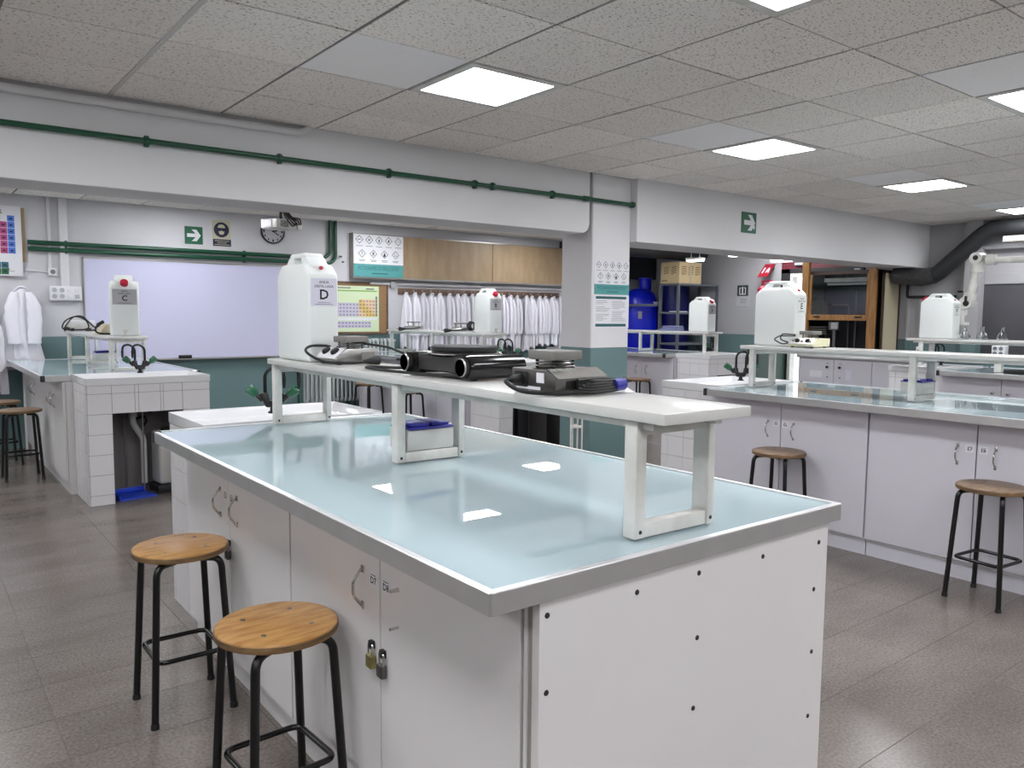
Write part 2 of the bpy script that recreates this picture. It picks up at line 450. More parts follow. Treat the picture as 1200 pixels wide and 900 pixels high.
for n, (q, x0, y0, x1, y1) in enumerate(cells):
    if n < 260 and q < 900:
        o = link('floor_tile', tile_mesh('floor_tile', x1-x0-.0016, y1-y0-.0016, .0027, 'floor', .0008), FLOOR)
        o.location = ((x0+x1)/2, (y0+y1)/2, -.0027+random.uniform(-.0002, .0002))
    else:
        rest.box((x0+.0008, y0+.0008, -.0026), (x1-.0008, y1-.0008, 0))
o = rest.build('floor_tiles', 'floor', FLOOR, smooth=False); o['kind'] = 'stuff'

m = MB().box((XL-.1, YB, 0), (XR+.1, YB+.12, H+.12)); struct(m.build('wall_back', 'wall', smooth=False))
m = MB().box((XL-.1, YF-.12, 0), (XR+.1, YF, H+.12)); struct(m.build('wall_front', 'wall', smooth=False))
m = MB().box((XL-.12, YF, 0), (XL, YB, H+.12)); struct(m.build('wall_left', 'wall', smooth=False))
DY0, DY1, DZ = 5.80, 6.77, 2.07
m = MB().box((XR, YF, 0), (XR+.14, DY0, H+.12)).box((XR, DY1, 0), (XR+.14, YB, H+.12)).box((XR, DY0, DZ), (XR+.14, DY1, H+.12))
struct(m.build('wall_right', 'wall_dimmed', smooth=False))
# emergency door opening
d = thing('door_1', 'open emergency doorway full of white daylight beside the fume hood', 'door', (XR, DY1, 0)); d['kind'] = 'structure'
off = (XR, DY1, 0)
MB().box((XR-.03, DY1, 0), (XR+.0, DY1+.14, DZ+.06)).box((XR-.03, DY0-.1, DZ), (XR, DY1+.14, DZ+.06)).build('frame', 'black_soft', d, smooth=False, off=off)
MB().box((XR-.02, DY1-.05, 0), (XR+.1, DY1-.003, DZ-.003)).box((XR-.02, DY0+.01, DZ-.06), (XR+.1, DY1-.05, DZ-.003)).build('inner_frame', 'white_paint', d, smooth=False, off=off)
MB().box((XR-.9, DY1+.02, .02), (XR-.035, DY1+.06, 1.0)).build('lower_leaf', 'green_door', d, label='dark green lower door leaf swung open', off=off)
MB().box((XR-.025, DY0-.45, DZ+.06), (XR-.001, DY1+.14, DZ+.16)).build('head_strip', 'maroon', d, label='maroon strip above the doorway', off=off)

struct(MB().box((XL-.1, YF-.1, H+.012), (XR+.1, YB+.1, H+.12)).build('ceiling', 'ceiling_void', smooth=False))
CEIL = bpy.data.objects['ceiling']
GX, GY, G = 2.162, 3.12, .6
LIGHTS = {(i, j) for i in (-8, -4, 0, 4, 8, 12) for j in (0, -3, -6, -9, -12)} | {(i, j) for i in (-8, -4, 0, 4, 8) for j in (6, 9)} | {(12, 6)}  # outermost left column, front row and far corner panel are unseen, added for brightness
SMOOTH = {(-1, 0), (3, 0), (7, 0), (11, 0), (3, -3), (7, -3), (-1, -3)}
ct = []
for i in range(-11, 15):
    for j in range(-15, 12):
        x0, y0 = GX+G*i, GY+G*j
        parts = [(max(y0, YF), min(y0+G, 4.865))] if y0 < 4.865 else []
        yb = y0-.24                      # the grid behind the beams is set off a little
        if yb+G > 5.255: parts.append((max(yb, 5.255), min(yb+G, YB)))
        for a, b in parts:
            X0, X1 = max(x0, XL), min(x0+G, XR)
            if X1-X0 < .03 or b-a < .03: continue
            q = in_view((X0+X1)/2, (a+b)/2, H)
            if q and a > 5: q += 30
            ct.append((q or 1e3, i, j, X0, X1, a, b))
ct.sort()
rest = MB(); nlit = 0
light_names = {}
def panel_label(i, j):
    return {(0, 0): 'square ceiling light panel between the front beam and the foreground bench', (4, 0): 'square ceiling light panel right of the pillar, second in its row',
            (8, 0): 'square ceiling light panel third in the row towards the black duct', (12, 0): 'square ceiling light panel last in the row, next to the black duct',
            (0, -3): 'square ceiling light panel cut by the top edge of the photo', (4, -3): 'square ceiling light panel beside a smooth white tile at upper right edge'}.get((i, j))
proto = None
for n, (q, i, j, x0, x1, y0, y1) in enumerate(ct):
    if (i, j) in LIGHTS and y1-y0 > .5 and x1-x0 > .5:
        nlit += 1
        ro = {0: 'the row along the beam', -3: 'the second row from the beam', -6: 'the third row from the beam', -9: 'the fourth row from the beam', -12: 'the added row by the front wall', 6: 'the first row behind the beam', 9: 'the row by the back wall'}[j]
        co_ = {-8: 'added, first', -4: 'second', 0: 'third', 4: 'fourth', 8: 'fifth', 12: 'sixth'}[i]
        lab = panel_label(i, j) or f'square light panel outside the photo, {co_} in {ro}'
        if proto is None:
            L = thing('ceiling_light', lab, 'ceiling light', group='square ceiling light panels')
            w = .294
            MB().box((-w, -w, 0), (-.248, w, .018)).box((.248, -w, 0), (w, w, .018)).box((-.248, -w, 0), (.248, -.248, .018)).box((-.248, .248, 0), (.248, w, .018)).build('frame', 'white_paint', L, smooth=False)
            MB().box((-.248, -.248, .003), (.248, .248, .012)).build('diffuser', 'panel', L, smooth=False)
            proto = L
        else: L = dup(proto, lab)
        L.location = ((x0+x1)/2, (y0+y1)/2, H-.006)
        continue
    s = (i, j) in SMOOTH
    if n < 285 and q < 900:
        o = link('ceiling_tile', tile_mesh('ceiling_tile', x1-x0-.016, y1-y0-.0095, .014, 'tile_smooth' if s else 'tile_mineral', 0), CEIL)
        o.location = ((x0+x1)/2, (y0+y1)/2, H+random.uniform(-.001, .0012))
        o.rotation_euler = (random.uniform(-.002, .002), random.uniform(-.002, .002), 0)
    else: rest.box((x0+.008, y0+.0035, H), (x1-.008, y1-.0035, H+.014))
o = rest.build('ceiling_tiles', 'tile_mineral', CEIL, smooth=False); o['kind'] = 'stuff'
for i in range(-10, 15):
    x = GX+G*i
    if XL < x < XR: MB().box((x-.0085, YF, H+.0035), (x+.0085, 4.865, H+.014)).build('ceiling_tee_bar', 'tbar', CEIL, smooth=False)
# long light bars seen as a pale band in the joints nearest the white conduit
MB().box((GX-G*2-.012, YF, H-.003), (GX-G*2+.012, 4.865, H+.012)).build('ceiling_tee_bar', 'tbar_wide', CEIL, smooth=False)

# beams and pillar
bm1 = [(XL, 2.105), (4.50, 2.105), (4.545, 2.13), (4.565, 2.18), (4.565, H+.01), (XL, H+.01)]
struct(MB().prism(bm1, 'y', 4.87, 5.25, .006).build('beam', 'plaster', smooth=False))
struct(MB().box((5.055, 4.80, 2.062), (XR, 5.25, H+.01), .006).build('beam', 'plaster', smooth=False))
struct(MB().box((4.605, 4.875, 0), (5.055, 5.26, H+.01), .012, 2).build('pillar', 'pillar', smooth=False))
struct(MB().box((4.55, 4.96, 2.18), (4.61, 5.24, H)).build('trim_1', 'plaster', smooth=False))
# right wall relief: rib, lintel and sill bands
struct(MB().box((XR-.16, 4.12, .95), (XR, 4.30, H)).build('trim_2', 'wall_dimmed', smooth=False))
struct(MB().box((XR-.10, 1.0, 2.25), (XR, 4.12, 2.46), .008).build('trim_3', 'wall_dimmed', smooth=False))
struct(MB().box((XR-.045, 1.0, 1.84), (XR, 4.12, 1.97), .008).build('trim_4', 'wall_dimmed', smooth=False))
pn = tag(MB().box((XR-.03, 1.0, .95), (XR, 4.12, 1.832), .004).build('wall_panel', 'panel_grey'), 'dark grey panel covering the right wall behind the extractor arm', 'panel')
v = thing('wall_lamp', 'narrow lit prismatic lamp under the black duct on right wall', 'lamp', (XR-.10, 3.4, 2.33))
MB().box((-.03, -.6, -.01), (0, .52, .13), .006).build('body', 'white_paint', v)
mm = MB()
for k in range(28):
    mm.box((-.038, -.58+k*.039, .005), (-.031, -.58+k*.039+.031, .115), .002, 1)
o = mm.build('diffuser', pbr('lamp_prism', (240, 240, 236), .3, emit=1.6), v)

# ------------------------------------------------------------------ pipes on the beams
def bracket(parent, x, y, z, r, mat='green_pipe'):
    MB().box((x-.012, y, z-r-.014), (x+.012, y+.035, z+r+.014), .004).tube([(x-.01, y, z), (x+.01, y, z)], r+.006, 12).build('bracket', mat, parent)
PZ = 2.378
p = thing('green_pipe', 'long green pipe running along the white beam to the pillar', 'pipe', (XL, 4.835, PZ))
off = p.location[:]
MB().tube(fillet([(XL, 4.835, PZ), (5.035, 4.835, PZ), (5.035, 4.87, PZ-.0)], .02), .0165, 12).build('pipe', 'green_pipe', p, off=off)
for x in (-.6, .3, 1.143, 1.912, 2.678, 3.39, 4.138): bracket(p, x, 4.834, PZ, .0165)
for ch in p.children:
    if ch.name.startswith('bracket'):
        ch.data.transform(Matrix.Translation((-off[0], -off[1], -off[2])))
m = MB().tube([(3.52, 4.835, PZ), (3.53, 4.835, PZ), (3.55, 4.835, PZ), (3.56, 4.835, PZ)], [.018, .029, .029, .018], 12); m.build('coupling', 'green_pipe', p, off=off)
m = MB().tube([(4.45, 4.835, PZ), (4.46, 4.835, PZ), (4.52, 4.835, PZ), (4.53, 4.835, PZ)], [.018, .023, .023, .018], 12); m.build('coupling', 'green_pipe', p, off=off)
m = MB().tube([(5.01, 4.835, PZ), (5.02, 4.835, PZ), (5.046, 4.835, PZ), (5.052, 4.835, PZ)], [.018, .025, .025, .018], 12); m.build('end_cap', 'green_pipe', p, off=off)
tag(MB().tube(fillet([(XL, 4.845, 2.555), (2.06, 4.845, 2.555), (2.11, 4.845, 2.595)], .03), .023, 12).build('white_conduit', 'plaster'), 'thick white conduit under the ceiling tiles along the beam', 'conduit')

# black ventilation duct on the right wall
du = thing('ventilation_duct', 'angled charcoal ventilation duct climbing the right wall to the ceiling', 'duct', (10.1, 4.6, 1.5))
off = du.location[:]
MB().tube(fillet([(10.14, 1.5, 2.48), (10.14, 4.0, 2.48), (10.14, 4.56, 1.985), (10.14, 4.63, 1.955)], .12, 6), .098, 20).build('pipe', 'duct', du, off=off)
MB().tube(fillet([(10.14, 4.60, 1.965), (10.14, 4.74, 1.93), (10.14, 4.98, 1.96), (10.14, 5.10, 1.97)], .08, 5), .104, 20).build('elbow', 'duct_grey', du, label='grey patched duct elbow above the white container', off=off)
tag(MB().tube(fillet([(10.34, 5.02, 1.86), (10.34, 5.02, 1.70), (10.34, 4.42, 1.70)], .02), .018, 10).build('black_conduit', 'black_soft'), 'black conduit bent under the ventilation duct elbow', 'conduit')
tag(MB().tube([(10.38, 4.42, 1.76), (10.38, 4.30, 1.76)], .012, 8).build('black_conduit', 'black_soft'), 'short black conduit beside the rib of the right wall', 'conduit')
for k, y in enumerate((5.02, 4.86)):
    tag(MB().box((10.37, y-.02, .95), (10.4, y+.02, 1.84), .003).build('cable_trunking', 'wall_dimmed'), ('grey cable trunking behind the white container nearest the hood', 'grey cable trunking below the black conduit on right wall')[k], 'trunking', 'cable trunking on the right wall')
tag(MB().tube([(10.38, 8.4, 2.44), (8.4, 8.4, 2.44)], .13, 18).build('dark_duct', 'duct'), 'dark round duct above the storage rack in the far corner', 'duct')  # stands for the dark pipes here, also added to darken the corner
tag(MB().box((8.3, 9.38, 2.05), (10.38, 9.54, 2.58)).build('dark_block', 'duct'), 'dark block over the blue drums in the far corner', 'bulkhead')  # plain dark block along the top of the corner
for k, (x, y, l) in enumerate(((8.62, 6.2, .62), (9.0, 7.40, .25), (9.9, 6.6, .3), (9.75, 5.75, .2))):
    t = thing('fluorescent_lamp', ('suspended fluorescent lamp below the beam right of the storage rack', 'small suspended fluorescent lamp over the cardboard box', 'short fluorescent lamp just beside the oak hood post', 'short fluorescent lamp under the beam above the fume hood')[k], 'lamp', (x, y, 2.205), 0, 'fluorescent lamps beyond the beam')
    MB().box((-.07, -l/2, .02), (.07, l/2, .05), .006).cyl((0, -l*.3, .05), (0, -l*.3, .39), .006, 8).cyl((0, l*.3, .05), (0, l*.3, .39), .006, 8).build('housing', 'white_paint', t)
    MB().box((-.06, -l/2+.01, .0), (.06, l/2-.01, .02), .006).build('tube', 'tube', t)

# ------------------------------------------------------------------ laboratory benches
BL, BW, BT = 2.39, 1.175, .93
def bench(key, x0, ya, s, where, doors=True, numbers=None, ends=False):
    """one island: worktop, two cupboards, end panel, tiled sink block, basin. s=+1: sink at the far end"""
    Y = lambda v: ya+s*v
    lo = min(ya, ya+s*BL)
    mat = 'lam' if key in 'DC' else 'lam_grey'
    # worktop
    t = thing('worktop', f'long pale frosted glass worktop in aluminium frame, {where}', 'worktop', (x0, lo, BT-.05), 0, 'frosted glass worktops')
    off = t.location[:]
    MB().box((x0+.012, Y(.012), BT-.03), (x0+BW-.012, Y(BL-.012), BT-.0035)).build('glass_top', 'glass_top', t, smooth=False, off=off)
    MB().box((x0+.03, Y(.03), BT-.05), (x0+BW-.03, Y(BL-.03), BT-.03)).build('core_board', mat, t, smooth=False, off=off)
    for a, b in (((x0, Y(.002)), (x0+.0115, Y(BL-.002))), ((x0+BW-.0115, Y(.002)), (x0+BW, Y(BL-.002))), ((x0+.003, Y(0)), (x0+BW-.003, Y(.0115))), ((x0+.003, Y(BL-.0115)), (x0+BW-.003, Y(BL)))):
        MB().box((*a, BT-.044), (*b, BT), .0012, 1).build('edge_strip', 'alu', t, smooth=False, off=off)
    lip = .017
    for a, b in (((x0+.001, Y(.002)), (x0+lip, Y(BL-.002))), ((x0+BW-lip, Y(.002)), (x0+BW-.001, Y(BL-.002))), ((x0+lip, Y(.001)), (x0+BW-lip, Y(lip))), ((x0+lip, Y(BL-lip)), (x0+BW-lip, Y(BL-.001)))):
        MB().box((*a, BT-.0035), (*b, BT+.0012), .0008, 1).build('top_lip', 'alu_lip', t, smooth=False, off=off)
    for cx in (x0-.002, x0+BW-.028):
        MB().box((cx, Y(BL-.028), BT-.046), (cx+.03, Y(BL+.003), BT+.002), .002).build('corner_cap', 'black_soft', t, off=off)
    # two cupboards
    X = x0+.14
    XB = x0+BW-.055
    for ui, (va, vm, vb) in enumerate(((.085, .675, 1.272), (1.278, 1.868, 2.425))):
        near = 'nearer the sink' if ui else 'away from the sink'
        c = thing('base_cabinet', f'white double door base cabinet {near}, {where}', 'cabinet', (X, Y(va), 0), 0, 'white bench cabinets')
        co = c.location[:]
        MB().box((X+.019, Y(va), .10), (XB, Y(vb), BT-.05)).build('body', mat, c, smooth=False, off=co)
        MB().box((X+.0175, Y(vm-.006), .11), (X+.0192, Y(vm+.006), BT-.056)).box((X+.0175, Y(vb-.006), .11), (X+.0192, Y(vb), BT-.056)).build('door_gap_shade', 'gap', c, smooth=False, off=co)  # dark strips on the white body paint the shade inside the gaps
        MB().box((X+.030, Y(va), 0), (XB-.02, Y(vb), .098)).build('plinth', mat, c, smooth=False, off=co)
        MB().box((X+.022, Y(va), .088), (X+.0305, Y(vb), .099)).build('plinth_strip', 'alu_lip', c, smooth=False, off=co)
        for di, (p, q, hv) in enumerate(((va+.003, vm-.0028, vm-.095), (vm+.0028, vb-.003, vm+.095))):
            dr = MB().box((X, Y(p), .108), (X+.018, Y(q), BT-.054), .0012, 1).build('door', mat, c, smooth=False, off=co)
            stub = key == 'D' and ui == 0 and di == 0
            hm = MB()
            if stub:
                hm.tube([(X+.002, Y(hv), .742), (X-.022, Y(hv), .742)], [.007, .004], 8).tube([(X+.002, Y(hv), .645), (X-.024, Y(hv), .645)], .004, 8)
            elif key == 'F':
                for zz in (.745,): hm.lathe([(.012, 0), (.012, -.004), (.007, -.008), (.007, -.018), (.016, -.022), (.016, -.03), (0, -.034)], (X+.002, Y(hv+(.03 if di == 0 else -.03)), zz), 14, 'x')
            else:
                hm.tube(fillet([(X+.002, Y(hv), .748), (X-.004, Y(hv), .748), (X-.030, Y(hv), .716), (X-.030, Y(hv), .68), (X-.004, Y(hv), .645), (X+.002, Y(hv), .645)], .01, 3), .0042, 8)
                hm.box((X-.004, Y(hv)-.007, .735), (X, Y(hv)+.007, .757), .002).box((X-.004, Y(hv)-.007, .636), (X, Y(hv)+.007, .658), .002)
            hm.build('handle', 'chrome', dr, label='broken handle, two chrome stubs' if stub else None, off=co)
            if numbers:
                yc = Y(vm+(.034 if di else -.034)); xx = X-.0012
                MB().box((xx, yc-.021, .712), (X, yc+.021, .752)).build('number_label', 'paper', dr, smooth=False, off=co)
                n = numbers[ui][1-di if s > 0 else di]
                MB().text(n, .026, (xx-.0004, yc, .729), (0, -1, 0), (0, 0, 1), bold=.02).box((xx-.0005, yc-.014, .7435), (xx-.0001, yc+.014, .7455)).build('lettering', 'ink', dr, smooth=False, off=co)
        if ui == 0:
            MB().box((X+.004, Y(.035), .0), (XB, Y(.082), BT-.052)).build('side_stile', 'lam_edge', c, smooth=False, off=co)
            MB().box((X+.0, Y(.04), .0), (X+.006, Y(.05), BT-.052)).box((X+.0, Y(.066), .0), (X+.006, Y(.076), BT-.052)).build('stile_lip', mat, c, smooth=False, off=co)
    e = thing('end_panel', f'white screwed end panel closing the free end, {where}', 'panel', (X, Y(.02), 0), 0, 'bench end panels')
    eo = e.location[:]
    MB().box((X-.013, Y(.013), .0), (XB+.013, Y(.033), BT-.048), .001, 1).build('panel', mat, e, smooth=False, off=eo)
    sc = [(.946,.853),(1.21,.846),(1.413,.848),(1.656,.842),(1.905,.835),(1.89,.71),(1.413,.696),(1.892,.538),(.943,.698),(1.406,.53),(1.887,.36),(.943,.40),(1.41,.25),(1.885,.15)]
    for sx, sz in sc:
        if ends:
            px = x0+(sx-.815)
            px = min(max(px, X+.006), XB)
            MB().lathe([(.0062, 0), (.0055, .0016), (0, .0026)], (0, 0, 0), 12).rot(PI/2, 'X').move((px, Y(.013), sz)).build('screw', 'black_soft', e, off=eo)
    # tiled sink block
    v0, v1 = BL+.045, BL+.56
    bx0, bx1 = x0+.215, x0+1.08
    b = thing('sink_block', f'white tiled sink block, {where}', 'sink block', (bx0, Y(v0) if s > 0 else Y(v1), 0), 0, 'tiled sink blocks')
    bo = b.location[:]
    opening = s < 0
    zt = .885
    core = MB()
    T = .15; g = .0015; th = .006
    if opening:
        a0, a1, az = bx0+.165, bx0+.70, .685
        yi = Y(v1)
        core.box((bx0, Y(v0), 0), (bx0+.10, yi, zt)).box((bx0+.10, yi, 0), (a0, yi+.08, zt)).box((a1, yi, 0), (bx1, yi+.08, zt)).box((bx1-.08, yi+.08, 0), (bx1, Y(v0), zt)).box((a0, yi, az), (a1, yi+.08, zt))
        core.box((bx0+.10, Y(v0)-.03, 0), (bx1-.08, Y(v0), zt))
    else: core.box((bx0, Y(v0), 0), (bx1, Y(v1), zt))
    core.build('core', 'tile_grout', b, smooth=False, off=bo)
    rows = [(0, .075)]+[(.075+T*k, .075+T*(k+1)) for k in range(5)]+[(.825, zt)]
    # left face tiles
    ys = sorted((Y(v0), Y(v1))); y = ys[1] if s > 0 else ys[0]
    cols = []
    k = 0
    while True:
        a = (ys[0]+T*k); bb = min(a+T, ys[1])
        if bb-a < .02: break
        cols.append((a, bb)); k += 1
    def tl(m): m.build('tile', 'tile', b, smooth=False, off=bo)
    def tile_box(a, c):
        m = MB().box(a, c); tl(m)
    for a, c in cols:
        for z0, z1 in rows: tile_box((bx0-th, a+g, z0+g), (bx0, c-g, z1-g))
    if opening:
        xs = [bx0, bx0+.16, bx0+.315, bx0+.335, bx0+.485, bx0+.505, bx0+.66, bx0+.70, bx1]
        xs = [bx0, bx0+.163, bx0+.32, bx0+.346, bx0+.50, bx0+.52, bx0+.66, bx1]
        for a, c in zip(xs, xs[1:]):
            for z0, z1 in rows:
                if a > bx0+.15 and c < bx0+.72 and z0 < az-.02: continue
                if z0 > .6 and z0 < .7: z0 = az if False else z0
                tile_box((a+g, Y(v1)-th, z0+g), (c-g, Y(v1), z1-g))
    # basin
    sk = thing('sink_basin', f'white ceramic sink basin on the tiled block, {where}', 'sink', (bx0, Y(BL+.02) if s > 0 else Y(v1), zt), 0, 'white ceramic sinks')
    so = sk.location[:]
    yA, yB = sorted((Y(BL+.012), Y(v1+.012)))
    m = MB(); bm = m.bm
    m.box((bx0-.008, yA, zt), (bx1+.004, yB, .945))
    bm.faces.ensure_lookup_table()
    topf = [f for f in bm.faces if f.normal.z > .5 or all(abs(v.co.z-.945) < 1e-6 for v in f.verts)][:1]
    bmesh.ops.inset_region(bm, faces=topf, thickness=.05)
    bmesh.ops.translate(bm, vec=(0, 0, -.012), verts=topf[0].verts)
    bmesh.ops.inset_region(bm, faces=topf, thickness=.03)
    bmesh.ops.translate(bm, vec=(0, 0, -.045), verts=topf[0].verts)
    bmesh.ops.bevel(bm, geom=[e_ for e_ in bm.edges], offset=.010, offset_type='OFFSET', segments=3, profile=.5, affect='EDGES', clamp_overlap=True)
    m.build('basin', 'ceramic', sk, off=so)
    xm, ym = (bx0+bx1)/2, (yA+yB)/2
    MB().lathe([(.03, .889), (.03, .8925), (.012, .893), (0, .891)], (xm, ym, 0), 16).build('drain', 'chrome', sk, off=so)
    return dict(x0=x0, Y=Y, X=X, bx0=bx0, bx1=bx1)

W = {'D': 'foreground bench', 'E': 'right-hand bench in the middle distance', 'C': 'bench by the whiteboard', 'B': 'bench in front of the coat rack', 'A': 'bench before the blue drums', 'F': 'farthest bench by the grey wall'}
bD = bench('D', .815, 1.112, 1, W['D'], numbers=(('D7', 'D8'), ('D5', 'D6')), ends=True)
bE = bench('E', 4.39, 1.112, 1, W['E'], numbers=(('E7', 'E8'), ('E5', 'E6')))
bF = bench('F', 7.86, 1.112, 1, W['F'])
bC = bench('C', .83, 9.32, -1, W['C'])
bB = bench('B', 4.56, 9.32, -1, W['B'])
bA = bench('A', 7.86, 9.32, -1, W['A'])

# ------------------------------------------------------------------ white shelves standing on the benches
def shelf(x, w, y0, y1, label, legs, rz=0.0):
    t = thing('bench_shelf', label, 'shelf', (x, y0, BT), rz, 'white shelves on the benches')
    l = y1-y0
    MB().box((0, 0, .27), (w, l, .295), .003).build('board', 'shelf_top', t)
    MB().box((.03, .06, .25), (.05, l-.06, .2695)).box((w-.05, .06, .25), (w-.03, l-.06, .2695)).build('side_rail', 'white_paint', t, smooth=False)
    for v in legs:
        MB().box((.012, v, .002), (.046, v+.04, .27), .005).build('leg', 'white_paint', t)
        MB().box((w-.036, v, .002), (w-.012, v+.05, .27), .004).build('leg', 'white_paint', t)
        MB().box((.046, v+.004, .002), (w-.036, v+.034, .036), .003).build('foot_rail', 'white_paint', t)
        MB().box((.046, v+.006, .235), (w-.036, v+.03, .2695)).build('cross_rail', 'white_paint', t, smooth=False)
        for cx in (.029, w-.024):
            MB().lathe([(.005, 0), (.004, .0015), (0, .002)], (0, 0, 0), 10).rot(PI/2, 'X').move((cx, v-.0002, .018)).build('bolt', 'black_soft', t)
    return t
shelf(1.255, .292, 1.10, 3.47, 'long white shelf along the foreground bench, holding three hotplates', (.09, 1.185, 2.31), -.017)
shelf(4.765, .30, 1.10, 3.49, 'long white shelf along the right-hand bench, holding the cream hotplate', (.09, 1.15, 2.28))
shelf(8.22, .30, 1.3, 3.98, 'white shelf on the farthest bench by the grey wall', (.09, 1.2, 2.52))
shelf(1.335, .30, 7.06, 9.24, 'white shelf on the bench by the whiteboard', (.05, 1.1, 2.09))
shelf(5.05, .30, 7.02, 9.22, 'white shelf on the bench in front of the coat rack', (.05, 1.1, 2.1))
shelf(8.33, .30, 6.60, 9.0, 'white shelf on the bench before the blue drums', (.06, 1.2, 2.3))

# blue lidded boxes resting on the foot rails
def lidded_box(x, y, label):
    t = thing('lidded_box', label, 'box', (x, y, BT+.037), 0, 'white boxes with blue lids')
    MB().box((0, 0, 0), (.185, .13, .072), .008).build('container', 'bucket', t)
    MB().box((.006, -.004, .0725), (.179, .132, .079), .003).prism([(.02, .079), (.085, .079), (.095, .092), (.01, .088)], 'y', .01, .12, .003).prism([(.10, .079), (.165, .079), (.175, .089), (.098, .093)], 'y', .01, .12, .003).build('lid', 'navy_lid', t, label='dark blue lid')
    return t
lb = lidded_box(1.33, 2.285, 'white box with dark blue lid under the foreground shelf')
dup(lb, 'white box with dark blue lid under the shelf of the right-hand bench', (4.865, 2.25, BT+.037))
dup(lb, 'white box with dark blue lid under the shelf by the whiteboard', (1.42, 8.16, BT+.037))
dup(lb, 'white box with dark blue lid under the shelf before the coat rack', (5.12, 8.12, BT+.037))

# ------------------------------------------------------------------ stools
def stool(label, x, y, rz, seatmat):
    t = thing('lab_stool', label, 'stool', (x, y, 0), rz, 'round lab stools')
    MB().lathe([(0, .5665), (.152, .5665), (.161, .5695), (.163, .575), (.163, .585), (.160, .5905), (.152, .593), (0, .593)], seg=48).build('seat', seatmat, t)
    MB().lathe([(.1632, .571), (.1637, .573), (.1637, .5855), (.1632, .5875)], seg=48).build('plywood_edge', 'ply_edge', t)
    for k in range(4):
        a, b = (1, 1, -1, -1)[k], (1, -1, -1, 1)[k]
        MB().tube(fillet([(a*.134, b*.134, .012), (a*.108, b*.108, .555), (a*.04, b*.075, .556)], .055, 6), .0122, 12).build('leg', 'black_metal', t)
        MB().lathe([(.0145, .0), (.0145, .014), (.0125, .018)], (a*.1343, b*.1343, 0), 12).build('rubber_foot', 'black', t)
    r = .112
    MB().tube(fillet([(r, r, .215), (r, -r, .215), (-r, -r, .215), (-r, r, .215)], .035, 5, True), .0088, 10, closed=True).build('foot_ring', 'black_gloss', t)
    MB().box((-.09, -.012, .552), (.09, .012, .5662)).box((-.012, -.09, .552), (.012, .09, .5662)).build('seat_bracket', 'black_metal', t, smooth=False)
    for a, b in ((1, 1), (1, -1), (-1, -1), (-1, 1)):
        MB().lathe([(.0065, .593), (.0055, .5945), (.002, .5938), (0, .5938)], (a*.068, b*.068, 0), 10).build('screw', 'steel_dark', t)
    return t
s1 = stool('honey plywood lab stool on black legs, farther of the two by the foreground bench', .765, 2.935, .0, 'seat_honey')
dup(s1, 'honey plywood lab stool on black legs, nearest the camera by cupboard doors D7 and D8', (.774, 2.035, 0), .06)
s3 = stool('brown lab stool in front of cupboard doors E7 and E8', 4.33, 1.625, -.12, 'seat_brown')
dup(s3, 'brown lab stool in front of the far doors E5 and E6', (4.34, 2.86, 0), .05)
dup(s3, 'brown lab stool at the left edge beside the tiled bench by the whiteboard', (.775, 7.82, 0), .02)
dup(s3, 'brown lab stool by hanging coats at the left edge, half hidden behind another', (.70, 8.62, 0), .1)
dup(s3, 'brown lab stool seen under the foreground shelf, in front of the radiator', (4.47, 8.62, 0), .25)
dup(s3, 'brown lab stool seen through the foreground shelf just above the blue lid', (4.40, 7.55, 0), .1)
dup(s3, 'brown lab stool half hidden right of the pillar', (7.80, 7.32, 0), .1)

# ------------------------------------------------------------------ faucets
def faucet(label, x, y, rz, z=.94, hook=-.6):
    t = thing('lab_faucet', label, 'faucet', (x, y, z), rz, 'black lab faucets with green handles')
    MB().lathe([(.024, 0), (.024, .006), (.014, .012), (.014, .05)], seg=16).build('base', 'black_metal', t)
    MB().prism([(-.052, .10), (-.062, .085), (-.03, .028), (.03, .028), (.062, .085), (.052, .10), (.022, .10), (.016, .062), (-.016, .062), (-.022, .10)], 'y', -.017, .017, .006).build('body', 'black_metal', t)
    for a in (-1, 1):
        ca, sa = math.cos(hook), math.sin(hook)
        p = lambda d, z: (a*.036+ca*d, sa*d, z)
        MB().tube(fillet([p(0, .085), p(0, .195), p(.04, .228), p(.085, .218), p(.09, .17)], .025, 5), .009, 10).build('swan_neck', 'black_metal', t)
        q = p(.09, 0)
        MB().lathe([(.009, .175), (.011, .17), (.009, .16), (.010, .155), (.008, .145), (.009, .14), (.007, .13), (.006, .12), (0, .12)], (q[0], q[1], 0), 12).build('nozzle', 'black', t)
        MB().tube([(a*.045, 0, .062), (a*.082, 0, .092)], [.016, .012], 10).build('valve', 'black_metal', t)
        MB().tube([(a*.075, 0, .086), (a*.083, 0, .093), (a*.112, 0, .116), (a*.118, 0, .121)], [.014, .022, .026, .019], 8).build('handle', 'green_handle', t, label='dark green handle')
    return t
f = faucet('black twin swan-neck lab faucet with green handles on the foreground sink', 1.425, 3.75, -.62, hook=.35)
dup(f, 'black twin swan-neck lab faucet with green handles below the white container C', (1.50, 6.78, .94), 2.75)
dup(f, 'black twin swan-neck lab faucet with green handles in front of container E', (5.10, 3.72, .94), -.9)
dup(f, 'black twin swan-neck lab faucet right of the small container B', (5.20, 6.78, .94), 2.5)
dup(f, 'black twin swan-neck lab faucet on the sink before the storage rack', (8.62, 6.76, .94), .1)
dup(f, 'black twin swan-neck lab faucet behind the shelf at far right', (8.62, 3.80, .94), 1.2)

